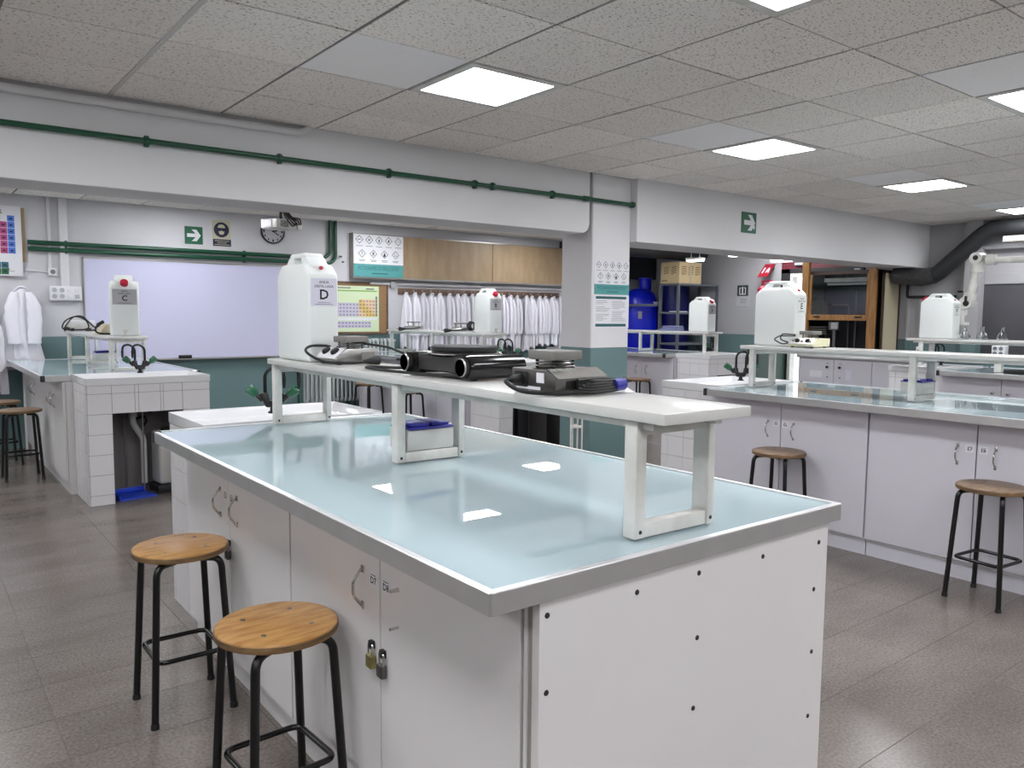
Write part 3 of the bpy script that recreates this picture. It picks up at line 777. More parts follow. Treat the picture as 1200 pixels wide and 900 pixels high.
# ------------------------------------------------------------------ white water containers
def jerrycan(letter, x, y, z, rz, w, d, h, label, lab='paper_lilac', cap_at='back', tap=False, big=True):
    """local: label face looks along -y, length runs along +y, ridge handle on top"""
    t = thing('water_container', label, 'container', (x, y, z), rz, 'white distilled water containers')
    zs, zn = h*.80, h
    prof = [(-d/2, 0), (d/2, 0), (d/2, zs), (d*.24, zn*.955), (d*.20, zs+.012), (-d*.16, zs+.012), (-d*.20, zn*.955), (-d/2, zs)]
    body = MB()
    body.prism([(-d/2, 0), (d/2, 0), (d/2, zs), (d*.34, zs+(zn-zs)*.50), (-d*.34, zs+(zn-zs)*.50), (-d/2, zs)], 'x', -w/2, w/2, .017, 3)
    # flat ridge with a hand slot
    hw = w*.31; sl = lambda z: d*(.5-.29*(z-zs)/(zn-zs))
    z1, z2 = zn-.056, zn-.022
    body.prism([(-sl(zs+.012), zs+.006), (sl(zs+.012), zs+.006), (sl(z1), z1), (-sl(z1), z1)], 'x', -hw, hw, .007, 2)
    for q in (-1, 1):
        body.prism([(q*sl(z1-.004), z1-.004), (q*d*.125, z1-.004), (q*d*.10, z2+.004), (q*sl(z2+.004), z2+.004)], 'x', -hw, hw, .006, 2)
    body.prism([(-sl(z2), z2), (sl(z2), z2), (d*.205, zn), (-d*.205, zn)], 'x', -hw, hw, .008, 2)
    body.build('body', 'hdpe', t)
    ang = math.atan2((zn-zs)*.50, d*.16)
    sgn = 1 if cap_at == 'back' else -1
    def on_slope(r, hgt, f, sg, name, mat):
        cy, cz = sg*(d*.5-f*d*.16), zs+f*(zn-zs)*.50
        nrm = Vector((0, sg*math.sin(ang), math.cos(ang)))
        q = nrm.to_track_quat('Z', 'Y').to_matrix()
        m = MB().lathe([(r*.8, -.012), (r*.8, .004), (r, .004), (r, hgt-.004), (r*.9, hgt), (0, hgt)], seg=18)
        bmesh.ops.rotate(m.bm, cent=(0, 0, 0), matrix=q, verts=m.bm.verts)
        m.move((0, cy, cz)).build(name, mat, t)
    on_slope(.030 if big else .026, .036, .42, sgn, 'cap', 'red')
    on_slope(.009, .008, .5, -sgn, 'vent_cap', 'red')
    # paper label with the letter
    lw = w*.84; lh = h*.25; lz = zs-.018-lh/2; yf = -d/2-.0012
    lb = MB().box((-lw/2, yf, lz-lh/2), (lw/2, -d/2+.001, lz+lh/2)).build('label', lab, t, smooth=False)
    m = MB()
    m.text('AIGUA', lh*.125, (0, yf-.0004, lz+lh*.36), (1, 0, 0), (0, 0, 1), bold=.012)
    m.text('DESTIL·LADA', lh*.125, (0, yf-.0004, lz+lh*.21), (1, 0, 0), (0, 0, 1), bold=.012)
    m.text(letter, lh*.50, (0, yf-.0004, lz-lh*.10), (1, 0, 0), (0, 0, 1), bold=.02)
    for k, ww in ((0, .5), (1, .7)):
        m.box((-lw*.5*ww, yf-.0004, lz-lh*(.385+k*.06)), (lw*.5*ww, yf-.0002, lz-lh*(.37+k*.06)))
    m.build('lettering', 'ink', lb, smooth=False)
    if tap:
        MB().tube([(0, -d/2+.004, .032), (0, -d/2-.028, .032)], .011, 12).tube([(0, -d/2-.024, .034), (0, -d/2-.024, .008)], .008, 10).box((-.022, -d/2-.03, .044), (.022, -d/2-.018, .052), .003).build('tap', 'white_paint', t)
    return t
ZS = BT+.2955
jerrycan('D', 1.396, 3.255, ZS, 0, .135, .345, .455, 'large white water container labelled D on the foreground shelf')
jerrycan('E', 4.955, 3.30, ZS, 0, .135, .335, .455, 'large white water container labelled E on the right-hand shelf', cap_at='back', lab='hdpe')
jerrycan('F', 8.36, 3.72, ZS, -.12, .15, .34, .455, 'large white water container labelled F on the farthest shelf', lab='hdpe')
jerrycan('C', 1.49, 7.23, ZS, -.16, .215, .29, .50, 'white water container labelled C with red cap, before the whiteboard', lab='paper_grey', tap=True, cap_at='front')
jerrycan('B', 5.235, 7.22, ZS, -.1, .17, .34, .49, 'small white water container labelled B, before the coat rack', lab='paper_grey', cap_at='front', tap=True)
jerrycan('A', 8.47, 6.82, ZS, -.06, .16, .34, .46, 'small white water container labelled A, before the storage rack', lab='paper_grey', cap_at='front')

# ------------------------------------------------------------------ hotplates and devices on the shelves
def hotplate(label, x, y, rz, case='steel_dark', slope='chrome', steep=False, w=.19, dep=.19):
    """local: sloped front looks along -x"""
    t = thing('lab_hotplate', label, 'hotplate', (x, y, ZS), rz, 'square lab hotplates')
    a, b = -dep/2, dep/2
    if steep:
        MB().prism([(a, .008), (b, .008), (b, .064), (a+.040, .064), (a, .046)], 'y', -w/2, w/2, .003).build('case', case, t)
        MB().prism([(a-.004, .044), (a-.003, .0465), (a+.0375, .0672), (a+.041, .0655), (a+.0005, .0440)], 'y', -w/2+.003, w/2-.003).build('front_plate', slope, t, smooth=False)
    else:
        MB().prism([(a+.012, .008), (b, .008), (b, .062), (a+.05, .062), (a, .024)], 'y', -w/2, w/2, .003).build('case', case, t)
        MB().prism([(a-.0030, .0255), (a+.0475, .0650), (a+.051, .0635), (a+.0006, .0235)], 'y', -w/2+.006, w/2-.006).build('front_plate', slope, t, smooth=False)
    for k, (u, v) in enumerate(((1, 1), (1, -1), (-1, 1), (-1, -1))):
        MB().lathe([(.010, 0), (.011, .008)], (u*(dep/2-.03), v*(w/2-.02), 0), 10).build('foot', 'black', t)
        MB().cyl((u*.033+.018, v*.034, .06), (u*.033+.018, v*.034, .088), .0045, 8).build('standoff', 'black', t)
    for z in (.068, .077):
        MB().lathe([(0, z), (.052, z), (.054, z+.002), (.052, z+.004), (0, z+.004)], (.018, 0, 0), 28).build('heat_shield', 'steel', t)
    MB().box((-.034, -.052, .086), (.070, .052, .111), .004, 3).build('heating_plate', 'ceramic_grey', t)
    return t
def pt(a, b, d):   # point on the sloped front (0 low .. 1 high)
    return (a+d*.06, .030+d*.032)
def plug(m, p, d, s=1.0):
    p, d = Vector(p), Vector(d).normalized()
    m.tube([p, p+d*.02*s, p+d*.05*s, p+d*.062*s], [.006*s, .011*s, .017*s, .017*s], 10)
    sd = d.cross(Vector((0, 0, 1))).normalized()
    for k in (-1, 1): m.cyl(p+d*.06*s+sd*k*.009*s, p+d*.082*s+sd*k*.009*s, .0025*s, 6)
# 1: beside container D, white control panel with two black knobs
h1 = hotplate('metal hotplate with white two-knob panel in front of container D', 1.44, 2.965, .06, 'steel', 'paper', dep=.20, w=.165)
for yy in (-.035, .035):
    c = pt(-.10, 0, .55)
    m = MB().lathe([(.019, -.002), (.019, .010), (.015, .016), (0, .016)], seg=16)
    q = Vector((-.5, 0, .87)).to_track_quat('Z', 'Y').to_matrix()
    bmesh.ops.rotate(m.bm, cent=(0, 0, 0), matrix=q, verts=m.bm.verts)
    m.move((-.10+.03, yy, .046)).build('knob', 'black', h1)
m = MB().tube(spline([(.09, .03, .03), (.03, .12, .06), (-.10, .10, .07), (-.165, .03, .05), (-.13, -.05, .014), (-.05, -.125, .01), (.0, -.135, .012)], 7), .0055, 8)
plug(m, (0, -.135, .014), (1, .05, .05), 1.1)
m.build('power_cable', 'black', h1)
MB().tube(spline([(-.02, .06, .10), (.05, -.03, .082), (.12, -.09, .07), (.2, -.06, .05), (.30, -.03, .012), (.25, .02, .007)], 6), .005, 8).build('probe_cable', 'black', h1)
MB().box((.02, -.0845, .02), (.08, -.0828, .048)).build('rating_plate', 'ceramic_grey', h1, smooth=False)
# 2: black double-tube electric stove
t = thing('electric_stove', 'low black electric stove with round hotplate and two dials', 'stove', (1.465, 2.15, ZS), 0)
MB().box((-.095, -.175, .018), (.085, .175, .073), .010, 3).build('case', 'black_soft', t)
for sy in (-1, 1):
    MB().tube([(-.115, sy*.168, .042), (-.10, sy*.168, .042), (.095, sy*.168, .042), (.10, sy*.168, .042)], [.034, .038, .038, .033], 22).build('side_tube', 'black_gloss', t)
    d = MB().tube([(-.113, sy*.168, .042), (-.118, sy*.168, .042), (-.130, sy*.168, .042)], [.030, .028, .026], 20).build('dial', 'black', t)
    m = MB().lathe([(.0262, -.132), (.0285, -.130), (.0285, -.127), (.0262, -.127), (.0262, -.132)], (0, sy*.168, .042), 24, 'x'); m.build('dial_ring', 'steel', d)
    for fx in (-.07, .07):
        MB().lathe([(.010, 0), (.012, .02)], (fx, sy*.155, 0), 12).build('foot', 'black', t)
MB().box((-.0965, -.13, .022), (-.0948, .13, .066)).build('front_plate', 'steel_dark', t, smooth=False)
MB().lathe([(.0, .074), (.104, .074), (.104, .084), (.110, .088), (.110, .098), (.105, .1015), (.03, .100), (.026, .0985), (0, .0985)], (-.0, .0, 0), 40).build('cooking_plate', 'black_soft', t)
MB().lathe([(.105, .0745), (.122, .075), (.124, .078), (.118, .081), (.105, .083)], (0, 0, 0), 40).build('plate_ring', 'chrome', t)
MB().tube(spline([(-.02, .22, .03), (-.03, .34, .01), (-.09, .46, .008), (-.13, .44, .008), (-.135, .30, .007), (-.12, .12, .007), (-.10, 0, .009), (-.09, -.1, .012)], 7), .0055, 8).build('power_cable', 'black', t)
# 3: hotplate with chrome slope and coiled cable
h3 = hotplate('metal hotplate with chrome slope and coiled black cable, near the shelf end', 1.385, 1.585, PI/2, 'steel_dark', 'chrome', True, dep=.18, w=.18)
for k in range(12): MB().box((-.0915, -.02+k*.0065, .016), (-.0895, -.017+k*.0065, .038)).build('vent', 'black', h3, smooth=False)
MB().box((.02, .0895, .016), (.075, .0925, .056), .003).build('socket', 'black', h3)
MB().box((-.045, .0898, .030), (-.015, .0915, .056)).build('paper_sticker', 'paper', h3, smooth=False)
MB().box((-.03, .0898, .011), (.07, .0912, .019)).build('rating_strip', 'paper', h3, smooth=False)
m = MB()
for k in range(5):
    a = .05+.006*k
    m.tube(spline([(-.115-.004*k, .05-.01*k, .012+.006*k), (-.135, .0, .010+.007*k), (-.125, -.09+.01*k, .012+.006*k), (-.105, -.115, .014+.005*k), (-.10, -.06, .016+.006*k), (-.105, .03, .014+.006*k)], 6), .0052, 8)
m.build('cable_coil', 'black', h3)
m = MB().tube(spline([(.05, .13, .036), (.03, .155, .03), (-.03, .15, .012), (-.09, .10, .008), (-.115, .05, .01), (-.12, 0, .012)], 7), .0052, 8)
m.tube([(.05, .13, .036), (.045, .125, .036), (.046, .092, .036)], [.007, .011, .014], 10)
m.build('power_cable', 'black', h3)
MB().tube(spline([(-.11, -.10, .02), (-.08, -.17, .03), (-.03, -.21, .028), (.0, -.18, .012), (-.03, -.13, .008), (-.09, -.09, .010)], 7), .005, 8).build('loose_loop', 'black', h3)
MB().tube([(-.118, -.085, .022), (-.112, -.125, .024)], .017, 12).build('blue_tape', 'navy_lid', h3, label='blue tape around the cable')
MB().prism([(-.08, -.115), (.0, -.20), (-.025, -.235), (-.14, -.15)], 'z', .0002, .0012).build('paper_slip', 'paper', h3, smooth=False)
# 4: cream-sided plate on the right-hand bench
h4 = hotplate('cream-sided hotplate beside container E with wire handle', 4.862, 3.01, -.06, 'cream', 'steel', dep=.20, w=.19)
for yy in (-.05, .03): MB().lathe([(.015, 0), (.015, -.014), (0, -.016)], (-.075, yy, .046), 14, 'x').build('knob', 'black', h4)
for yy in (-.075, -.01, .06): MB().lathe([(.006, 0), (.006, -.008), (0, -.009)], (-.082, yy, .044), 10, 'x').build('button', 'chrome', h4)
MB().tube(fillet([(-.02, .09, .075), (-.06, .19, .075), (-.11, .20, .05), (-.11, .13, .02), (-.05, .10, .03)], .02), .0045, 8).tube(fillet([(-.06, .06, .085), (-.09, .15, .09), (-.08, .17, .05), (-.06, .11, .03)], .02), .0045, 8).build('wire_handle', 'black', h4)
# 5-6: small hotplates before the coat rack
def small_plate(label, x, y, rz, big_cable=False):
    t = thing('small_hotplate', label, 'hotplate', (x, y, ZS), rz, 'small hotplates before the coat rack')
    MB().prism([(-.09, .006), (.09, .006), (.09, .05), (-.05, .05), (-.09, .028)], 'y', -.09, .09, .004).build('case', 'steel', t)
    MB().box((-.05, -.065, .088), (.07, .065, .103), .004).build('heating_plate', 'ceramic_grey', t)
    for u, v in ((-.035, -.05), (-.035, .05), (.055, -.05), (.055, .05)): MB().cyl((u, v, .048), (u, v, .09), .006, 8).build('standoff', 'steel', t)
    m = MB().tube(spline([(.0, -.09, .03), (-.05, -.15, .03), (-.12, -.12, .02), (-.2, -.06, .012)], 6), .007, 8); plug(m, (-.2, -.06, .014), (-.9, .3, 0), 1.5)
    if big_cable:
        for k in range(4): m.tube([Vector((.06+.01*k+.055*math.cos(a), -.11-.008*k, .066+.052*math.sin(a)*(1-.08*k))) for a in [2*PI*i/18 for i in range(18)]], .006, 8, closed=True)
    m.build('power_cable', 'black', t)
    return t
small_plate('small grey hotplate at the far left end of the shelf before the coat rack', 5.17, 8.75, .3)
small_plate('small hotplate with coiled black cable left of container B', 5.22, 7.75, .2, True)
# 7: white balance with cables by the whiteboard
t = thing('power_supply', 'small white device with a tangle of black cables by the whiteboard', 'device', (1.44, 9.02, ZS), 0)
MB().box((-.12, -.08, .02), (.13, .08, .07), .008).build('case', 'white_paint', t)
MB().box((-.12, -.078, .062), (.13, -.02, .105), .006).build('raised_back', 'paper', t)
MB().box((-.09, -.085, .0), (-.06, .08, .03)).box((.06, -.085, 0), (.09, .08, .03)).build('foot_strip', 'black', t)
MB().tube(spline([(-.10, -.10, .03), (-.17, -.12, .03), (-.14, -.10, .10), (-.05, -.10, .145), (.04, -.10, .11), (.06, -.11, .03), (-.04, -.12, .012), (-.14, -.12, .02)], 7), .007, 8).tube(spline([(-.16, -.12, .02), (-.08, -.1, .13), (.0, -.1, .15), (.06, -.1, .10), (.12, -.1, .04), (.17, -.09, .05), (.16, -.1, .01), (.05, -.11, .01)], 7), .007, 8).tube([(-.16, -.12, .018), (-.12, -.12, .03)], .018, 10).build('cables', 'black', t)
t = thing('grey_device', 'grey device with black lead partly hidden by container C', 'device', (1.43, 7.62, ZS), .1)
MB().prism([(-.10, 0), (.08, 0), (.08, .09), (-.02, .09)], 'y', -.08, .08, .006).build('case', 'beige', t)
MB().tube(spline([(-.06, -.09, .11), (-.10, -.10, .09), (-.12, -.09, .04), (-.09, -.10, .012), (.0, -.12, .008), (.1, -.13, .01)], 7), .008, 8).tube([(-.055, -.09, .112), (-.105, -.1, .085)], .014, 10).build('lead', 'black', t)
t = thing('folded_cloth', 'blue-grey folded cloth on the shelf left of container A', 'cloth', (8.48, 7.35, ZS), .2)
for k in range(3): MB().box((-.12+.01*k, -.13, .003+.022*k), (.12-.012*k, .13-.02*k, .024+.022*k), .009, 3).build('fold', pbr('blue_grey_cloth%d' % k, (122, 128, 168), .9), t)

# padlocks on the cupboard doors
def padlock(label, x, y, z, bodymat, rz=0.0):
    t = thing('padlock', label, 'padlock', (x, y, z), rz, 'padlocks on cupboard hasps')
    MB().box((-.018, -.016, -.052), (-.002, .016, -.018), .003).build('body', bodymat, t)
    MB().tube(fillet([(-.010, -.0105, -.02), (-.010, -.0105, .014), (-.010, .0105, .014), (-.010, .0105, -.02)], .009, 5), .0032, 8).build('shackle', 'chrome', t)
    MB().box((-.013, -.010, -.001), (.0, .010, .021), .003).build('hasp_cover', 'black', t)
    return t
padlock('brass padlock with white sticker on the hasp of door D7', .9545, 1.822, .548, 'brass')
padlock('dark padlock on the hasp of door D8', .9545, 1.762, .543, 'steel_dark')
padlock('dark padlock behind the farther honey stool seat', .9545, 2.975, .548, 'steel_dark')
padlock('dark padlock under the far brown stool by the right-hand bench', 4.5295, 2.985, .55, 'steel_dark')

# ------------------------------------------------------------------ under the sinks
t = thing('drain_pipe', 'white plastic drain pipe under the sink by the whiteboard', 'pipe', (1.42, 6.72, 0), 0)
MB().tube(fillet([(0, 0, .885), (0, 0, .55), (.03, .02, .5), (.08, .03, .42), (.08, .03, .06)], .04), .024, 12).build('pipe', 'pipe_white', t)
MB().tube([(0, 0, .60), (0, 0, .74)], .033, 14).build('trap', 'pipe_white', t)
MB().tube([(-.05, .06, .02), (-.05, .06, .68)], .008, 8).tube([(.05, -.1, .02), (.05, -.1, .68)], .006, 8).build('supply_pipe', 'steel', t)
MB().tube(spline([(.02, 0, .58), (.07, -.03, .60), (.10, .0, .56), (.08, .02, .52)], 6), .010, 8).tube(spline([(.02, .02, .74), (.09, .05, .68), (.15, .08, .62)], 6), .012, 8).build('hose', 'black', t)
t = thing('plastic_canister', 'grey-white plastic canister under the sink by the whiteboard', 'canister', (1.665, 6.68, 0), .1)
MB().box((-.10, -.10, .06), (.12, .10, .48), .03, 4).build('body', 'bucket', t)
MB().lathe([(.05, .48), (.05, .50), (0, .505)], (0, 0, 0), 16).build('lid', 'black_soft', t)
MB().box((-.12, -.11, 0), (.13, .11, .058), .01).build('stand', 'black_soft', t)
t = thing('dustpan', 'blue plastic tray on the floor under the tiled sink', 'tray', (1.36, 6.56, 0), .15)
MB().box((-.13, -.12, .0), (.15, .12, .012), .004).build('pan', 'blue_bright', t)
MB().box((-.13, .10, .012), (.15, .12, .05), .004).box((-.13, -.12, .012), (-.118, .10, .04), .004).build('rim', 'blue_bright', t)
for k, (x, w, lab) in enumerate(((5.02, .13, 'dark storage box under the sink before the coat rack'), (5.20, .14, 'second dark storage box under the sink before the coat rack'))):
    bxx = thing('storage_box', lab, 'box', (x, 6.62, 0), 0, 'dark boxes under the sink')
    MB().box((-w/2, -.1, 0), (w/2, .2, .60), .01).build('body', 'black_soft', bxx)
    MB().box((-w/2-.004, -.104, .58), (w/2+.004, .204, .61), .006).build('lid', 'black_soft', bxx)
t = thing('waste_bin', 'black tapered waste bin in front of the sink before the pillar', 'bin', (5.42, 6.18, 0), 0)
MB().prism([(-.10, 0), (.02, 0), (.085, .48), (.09, .60), (-.11, .60)], 'y', -.10, .10, .012).build('body', 'black', t)
MB().box((-.12, -.11, .59), (.10, .11, .625), .01).build('rim', 'black', t)
t = thing('metal_stand', 'slim white metal stand at the pillar corner, behind the shelf', 'stand', (4.33, 4.74, 0), -.6)
for a, b in ((-.046, -.03), (.046, -.03), (-.02, .05), (.02, .05)): MB().box((a-.006, b-.006, 0), (a+.006, b+.006, .72), .002).build('leg', 'white_paint', t)
MB().box((-.040, -.038, .515), (.040, -.022, .537), .003).box((-.014, .043, .515), (.014, .057, .537), .003).build('cross_bar', 'white_paint', t)
MB().box((-.06, -.05, .7205), (.06, .07, .735), .003).build('top', 'white_paint', t)

# ------------------------------------------------------------------ back wall: whiteboard, boards, signs
YW = YB
t = thing('whiteboard', 'large whiteboard with thin grey frame on the back wall', 'whiteboard', (1.57, YW, .885), 0)
wx0, wx1, wz0, wz1 = 0, 2.235, 0, 1.115
MB().box((.012, -.018, .012), (wx1-.012, -.002, wz1-.012)).build('surface', 'whiteboard', t, smooth=False)
MB().box((0, -.024, 0), (.014, 0, wz1)).box((wx1-.014, -.024, 0), (wx1, 0, wz1)).box((0, -.024, wz1-.014), (wx1, 0, wz1)).box((0, -.024, 0), (wx1, 0, .014)).build('frame', 'steel', t, smooth=False)
MB().box((.1, -.075, -.006), (wx1-.1, -.022, .006), .003).build('pen_tray', 'steel', t)
t = tag(MB().box((2.52, 9.485, .8925), (2.66, 9.53, .93), .006).build('board_eraser', 'black'), 'black eraser on the whiteboard tray', 'eraser')

def pictogram(parent, o, s, kind):
    """hazard diamond printed on a sheet: outline plus symbol (print on the xz plane, facing -y)"""
    x, y, z = o; m = MB(); X_, U = (1, 0, 0), (0, 0, 1)
    R, r = s, s*.84
    for k in range(4):
        a, b = PI/2*k, PI/2*(k+1)
        m.flat([(R*math.cos(a), R*math.sin(a)), (R*math.cos(b), R*math.sin(b)), (r*math.cos(b), r*math.sin(b)), (r*math.cos(a), r*math.sin(a))], o, X_, U)
    P = lambda pts: m.flat([(u*s, v*s) for u, v in pts], o, X_, U)
    disc = lambda cx, cz, rr, n=10: P([(cx+rr*math.cos(2*PI*i/n), cz+rr*math.sin(2*PI*i/n)) for i in range(n)])
    if kind == 'explosion':
        for i in range(7):
            a = .2+2*PI*i/7; P([(.12*math.cos(a+.5), .12*math.sin(a+.5)), (.42*math.cos(a), .42*math.sin(a)), (.12*math.cos(a-.5), .12*math.sin(a-.5))])
        disc(-.05, -.02, .15)
    elif kind == 'cylinder': P([(-.42, -.12), (.28, -.02), (.44, .06), (.28, .14), (-.42, .06)])
    elif kind == 'oxidiser':
        disc(0, -.18, .17); P([(-.17, -.02), (-.2, .2), (-.06, .16), (0, .46), (.1, .2), (.2, .22), (.16, -.02)]); P([(-.25, -.44), (.25, -.44), (.25, -.38), (-.25, -.38)])
    elif kind == 'flame': P([(-.2, -.28), (-.24, 0), (-.12, .1), (-.02, .42), (.1, .16), (.18, .22), (.24, -.02), (.18, -.28)]); P([(-.26, -.40), (.26, -.40), (.26, -.34), (-.26, -.34)])
    elif kind == 'corrosion':
        P([(-.42, -.12), (0, -.12), (0, -.06), (-.42, -.06)]); P([(.06, -.12), (.42, -.12), (.36, -.02), (.12, -.02)]); P([(-.34, .12), (-.05, .22), (-.05, .27), (-.34, .18)]); P([(.08, .22), (.34, .12), (.34, .18), (.08, .28)]); disc(-.16, .02, .04); disc(.22, .05, .04)
    elif kind == 'mark': P([(-.06, -.08), (-.11, .46), (.11, .46), (.06, -.08)]); disc(0, -.28, .1)
    elif kind == 'skull':
        disc(0, .14, .24, 12); P([(-.12, -.12), (.12, -.12), (.14, .04), (-.14, .04)])
        P([(-.4, -.38), (-.36, -.44), (.4, -.16), (.36, -.1)]); P([(.4, -.38), (.36, -.44), (-.4, -.16), (-.36, -.1)])
    elif kind == 'health': disc(0, .32, .15); P([(-.34, -.4), (-.22, .12), (-.08, .16), (0, .06), (.08, .16), (.22, .12), (.34, -.4), (.1, -.6), (-.1, -.6)])
    elif kind == 'nature':
        P([(-.46, -.28), (.46, -.28), (.46, -.22), (-.46, -.22)]); P([(-.26, -.22), (-.2, -.22), (-.18, .4), (-.24, .4)]); P([(-.23, .1), (-.04, .32), (-.06, .35), (-.24, .16)]); P([(-.22, .2), (-.4, .36), (-.42, .33), (-.24, .14)]); P([(0, -.1), (.2, -.02), (.36, -.1), (.42, -.02), (.42, -.18), (.36, -.12), (.2, -.18)])
    return m.build('pictogram', 'ink', parent, smooth=False)
KINDS = [['cylinder', 'explosion', 'oxidiser', 'flame', 'corrosion'], ['mark', 'skull', 'health', 'nature']]
def hazard_sheet(label, x, y, z0, w, h, band, sub=True):
    t = thing('hazard_poster', label, 'poster', (x, y, z0), 0)
    MB().box((0, -.002, 0), (w, 0, h)).build('sheet', 'paper', t, smooth=False)
    bh = h*band
    MB().box((0, -.0028, 0), (w, -.002, bh)).build('title_band', 'teal_print', t, smooth=False)
    m = MB().text('PICTOGRAMES DE PERILLOSITAT', bh*.30, (0, 0, 0), (.80, 0, 0), (0, 0, 1.5), bold=-.005)
    xs = [v.co.x for v in m.bm.verts]; k = w*.82/(max(xs)-min(xs))
    bmesh.ops.scale(m.bm, vec=(k, 1, 1), verts=m.bm.verts)
    m.move((w/2, -.0034, bh*.66)).box((w*.36, -.0034, bh*.24), (w*.68, -.003, bh*.31)).build('lettering', 'teal_ink', t, smooth=False)
    s = w*.075
    for r, row in enumerate(KINDS):
        zz = bh+(h-bh)*(.82-.47*r)
        for c, kd in enumerate(row):
            xx = w*(.115+.195*c) if r == 0 else w*(.165+.225*c)
            pictogram(t, (xx, -.0026, zz), s, kd)
            mm = MB()
            for q in range(1+r): mm.box((xx-s*(.85-.2*q), -.0026, zz-s*(1.55+.28*q)), (xx+s*(.85-.2*q), -.0024, zz-s*(1.42+.28*q)))
            mm.build('caption', 'ink_grey', t, smooth=False)
    return t
# wall cupboard with sliding tan doors
t = thing('wall_cupboard', 'long wall cupboard with tan sliding doors above the coat rack', 'cupboard', (4.685, 9.45, 1.893), 0)
MB().box((0, .012, 0), (3.85, .10, .575)).build('body', 'lam_edge', t, smooth=False)
for a, b in ((.005, .735), (.74, 2.235), (2.242, 3.845)): MB().box((a, -.006, .012), (b, .011, .563), .001, 1).build('sliding_door', 'wood_tan', t, smooth=False)
MB().box((0, -.012, -.012), (3.85, .016, .011)).box((0, -.012, .564), (3.85, .016, .575)).build('rail', 'steel', t, smooth=False)
hazard_sheet('hazard pictogram poster with teal band on the wall cupboard, left of the tan doors', 4.69, 9.442, 1.906, .735, .548, .305)
hazard_sheet('hazard pictogram poster with teal band on the pillar', 4.632, 4.873, 1.607, .415, .285, .30)
t = thing('instruction_sheet', 'white text sheet with two teal strips below the pillar pictograms', 'poster', (4.622, 4.873, 1.322), 0)
MB().box((0, -.002, 0), (.428, 0, .280)).build('sheet', 'paper', t, smooth=False)
MB().box((.03, -.0028, .247), (.395, -.002, .269)).box((.03, -.0028, .012), (.395, -.002, .036)).build('strip', 'teal_ink', t, smooth=False)
m = MB(); random.seed(3)
for c in (0, 1):
    for k in range(14):
        if random.random() < .2: continue
        m.box((.035+.19*c, -.0026, .228-.0125*k), (.035+.19*c+random.uniform(.08, .165), -.0023, .231-.0125*k))
m.box((.222, -.0026, .052), (.39, -.0023, .054)).box((.222, -.0026, .078), (.39, -.0023, .080)).box((.222, -.0026, .052), (.224, -.0023, .080)).box((.388, -.0026, .052), (.39, -.0023, .080))
m.build('text_lines', 'ink_grey', t, smooth=False)

# cork board with a periodic table
t = thing('cork_board', 'cork notice board with brown frame left of the coats', 'notice board', (4.14, YW, 1.15), 0)
MB().box((.02, -.016, .02), (1.08, -.002, .67)).build('cork', 'cork', t, smooth=False)
MB().box((0, -.026, 0), (1.10, -.001, .022)).box((0, -.026, .668), (1.10, -.001, .69)).box((0, -.026, .022), (.022, -.001, .668)).box((1.078, -.026, .022), (1.10, -.001, .668)).build('frame', 'rack_rail', t, smooth=False)
t = thing('periodic_table', 'pale green periodic table chart pinned on the cork board', 'poster', (4.17, 9.531, 1.185), 0)
MB().box((0, -.003, 0), (.93, 0, .60)).build('sheet', 'pale_green', t, smooth=False)
MB().box((.03, -.0038, .528), (.90, -.003, .545)).build('green_line', 'green_line', t, smooth=False)
MB().box((.30, -.0038, .565), (.52, -.003, .580)).box((.74, -.0038, .555), (.86, -.003, .572)).build('heading', 'ink_grey', t, smooth=False)
def cells(cols, rows, x0, z0, cw, ch, mat, t, keep=lambda c, r: True):
    m = MB(); d = MB()
    for r in range(rows):
        for c in range(cols):
            if keep(c, r):
                m.box((x0+c*cw+.002, -.0038, z0+r*ch+.002), (x0+(c+1)*cw-.002, -.003, z0+(r+1)*ch-.002))
                d.box((x0+c*cw+cw*.25, -.0042, z0+r*ch+ch*.3), (x0+c*cw+cw*.7, -.0038, z0+r*ch+ch*.6))
    m.build('printed_cells', mat, t, smooth=False); d.build('symbol_print', 'ink_grey', t, smooth=False)
cells(12, 4, .06, .20, .048, .045, 'violet_print', t)
cells(5, 5, .635, .20, .048, .045, 'yellow_print', t, lambda c, r: c+r < 5 and c+r > 1)
cells(5, 5, .635, .20, .048, .045, 'salmon_print', t, lambda c, r: c+r >= 5 or c+r <= 1)
cells(1, 6, .878, .20, .03, .045, 'ink_grey', t)
cells(14, 2, .14, .05, .048, .045, 'violet_print', t)
MB().box((.03, -.0036, .155), (.90, -.003, .185)).build('pale_strip', 'paper', t, smooth=False)

# colourful periodic table at the far left
t = thing('timber_board', 'narrow timber board behind the colourful chart at left edge', 'board', (.2, YW, 1.78), 0)
MB().box((0, -.02, .14), (.86, -.001, .685)).build('board', 'wood_tan', t, smooth=False)
t = thing('chemistry_chart', 'white chart of coloured element squares at the left edge', 'poster', (-.25, 9.515, 1.775), 0)
MB().box((0, -.006, 0), (1.275, 0, .70)).build('sheet', 'paper', t, smooth=False)
MB().text('TAULA PERIÒDICA DELS ELEMENTS', .055, (1.115, -.0064, .635), (1, 0, 0), (0, 0, 1), align='RIGHT', bold=.01).build('lettering', 'ink', t, smooth=False)
def chart_cells(lst, mat):
    m = MB(); d = MB()
    for cx, rz_ in lst:
        x0 = 1.155-cx*.066; z0 = .545-rz_*.064
        m.box((x0, -.0068, z0), (x0+.062, -.006, z0+.060)); d.box((x0+.018, -.0073, z0+.02), (x0+.044, -.0068, z0+.036))
    m.build('element_cells', mat, t, smooth=False); d.build('symbol_print', 'navy', t, smooth=False)
chart_cells([(0, r) for r in range(6)], 'print_blue')
chart_cells([(1, r) for r in range(1, 6)], 'print_magenta')
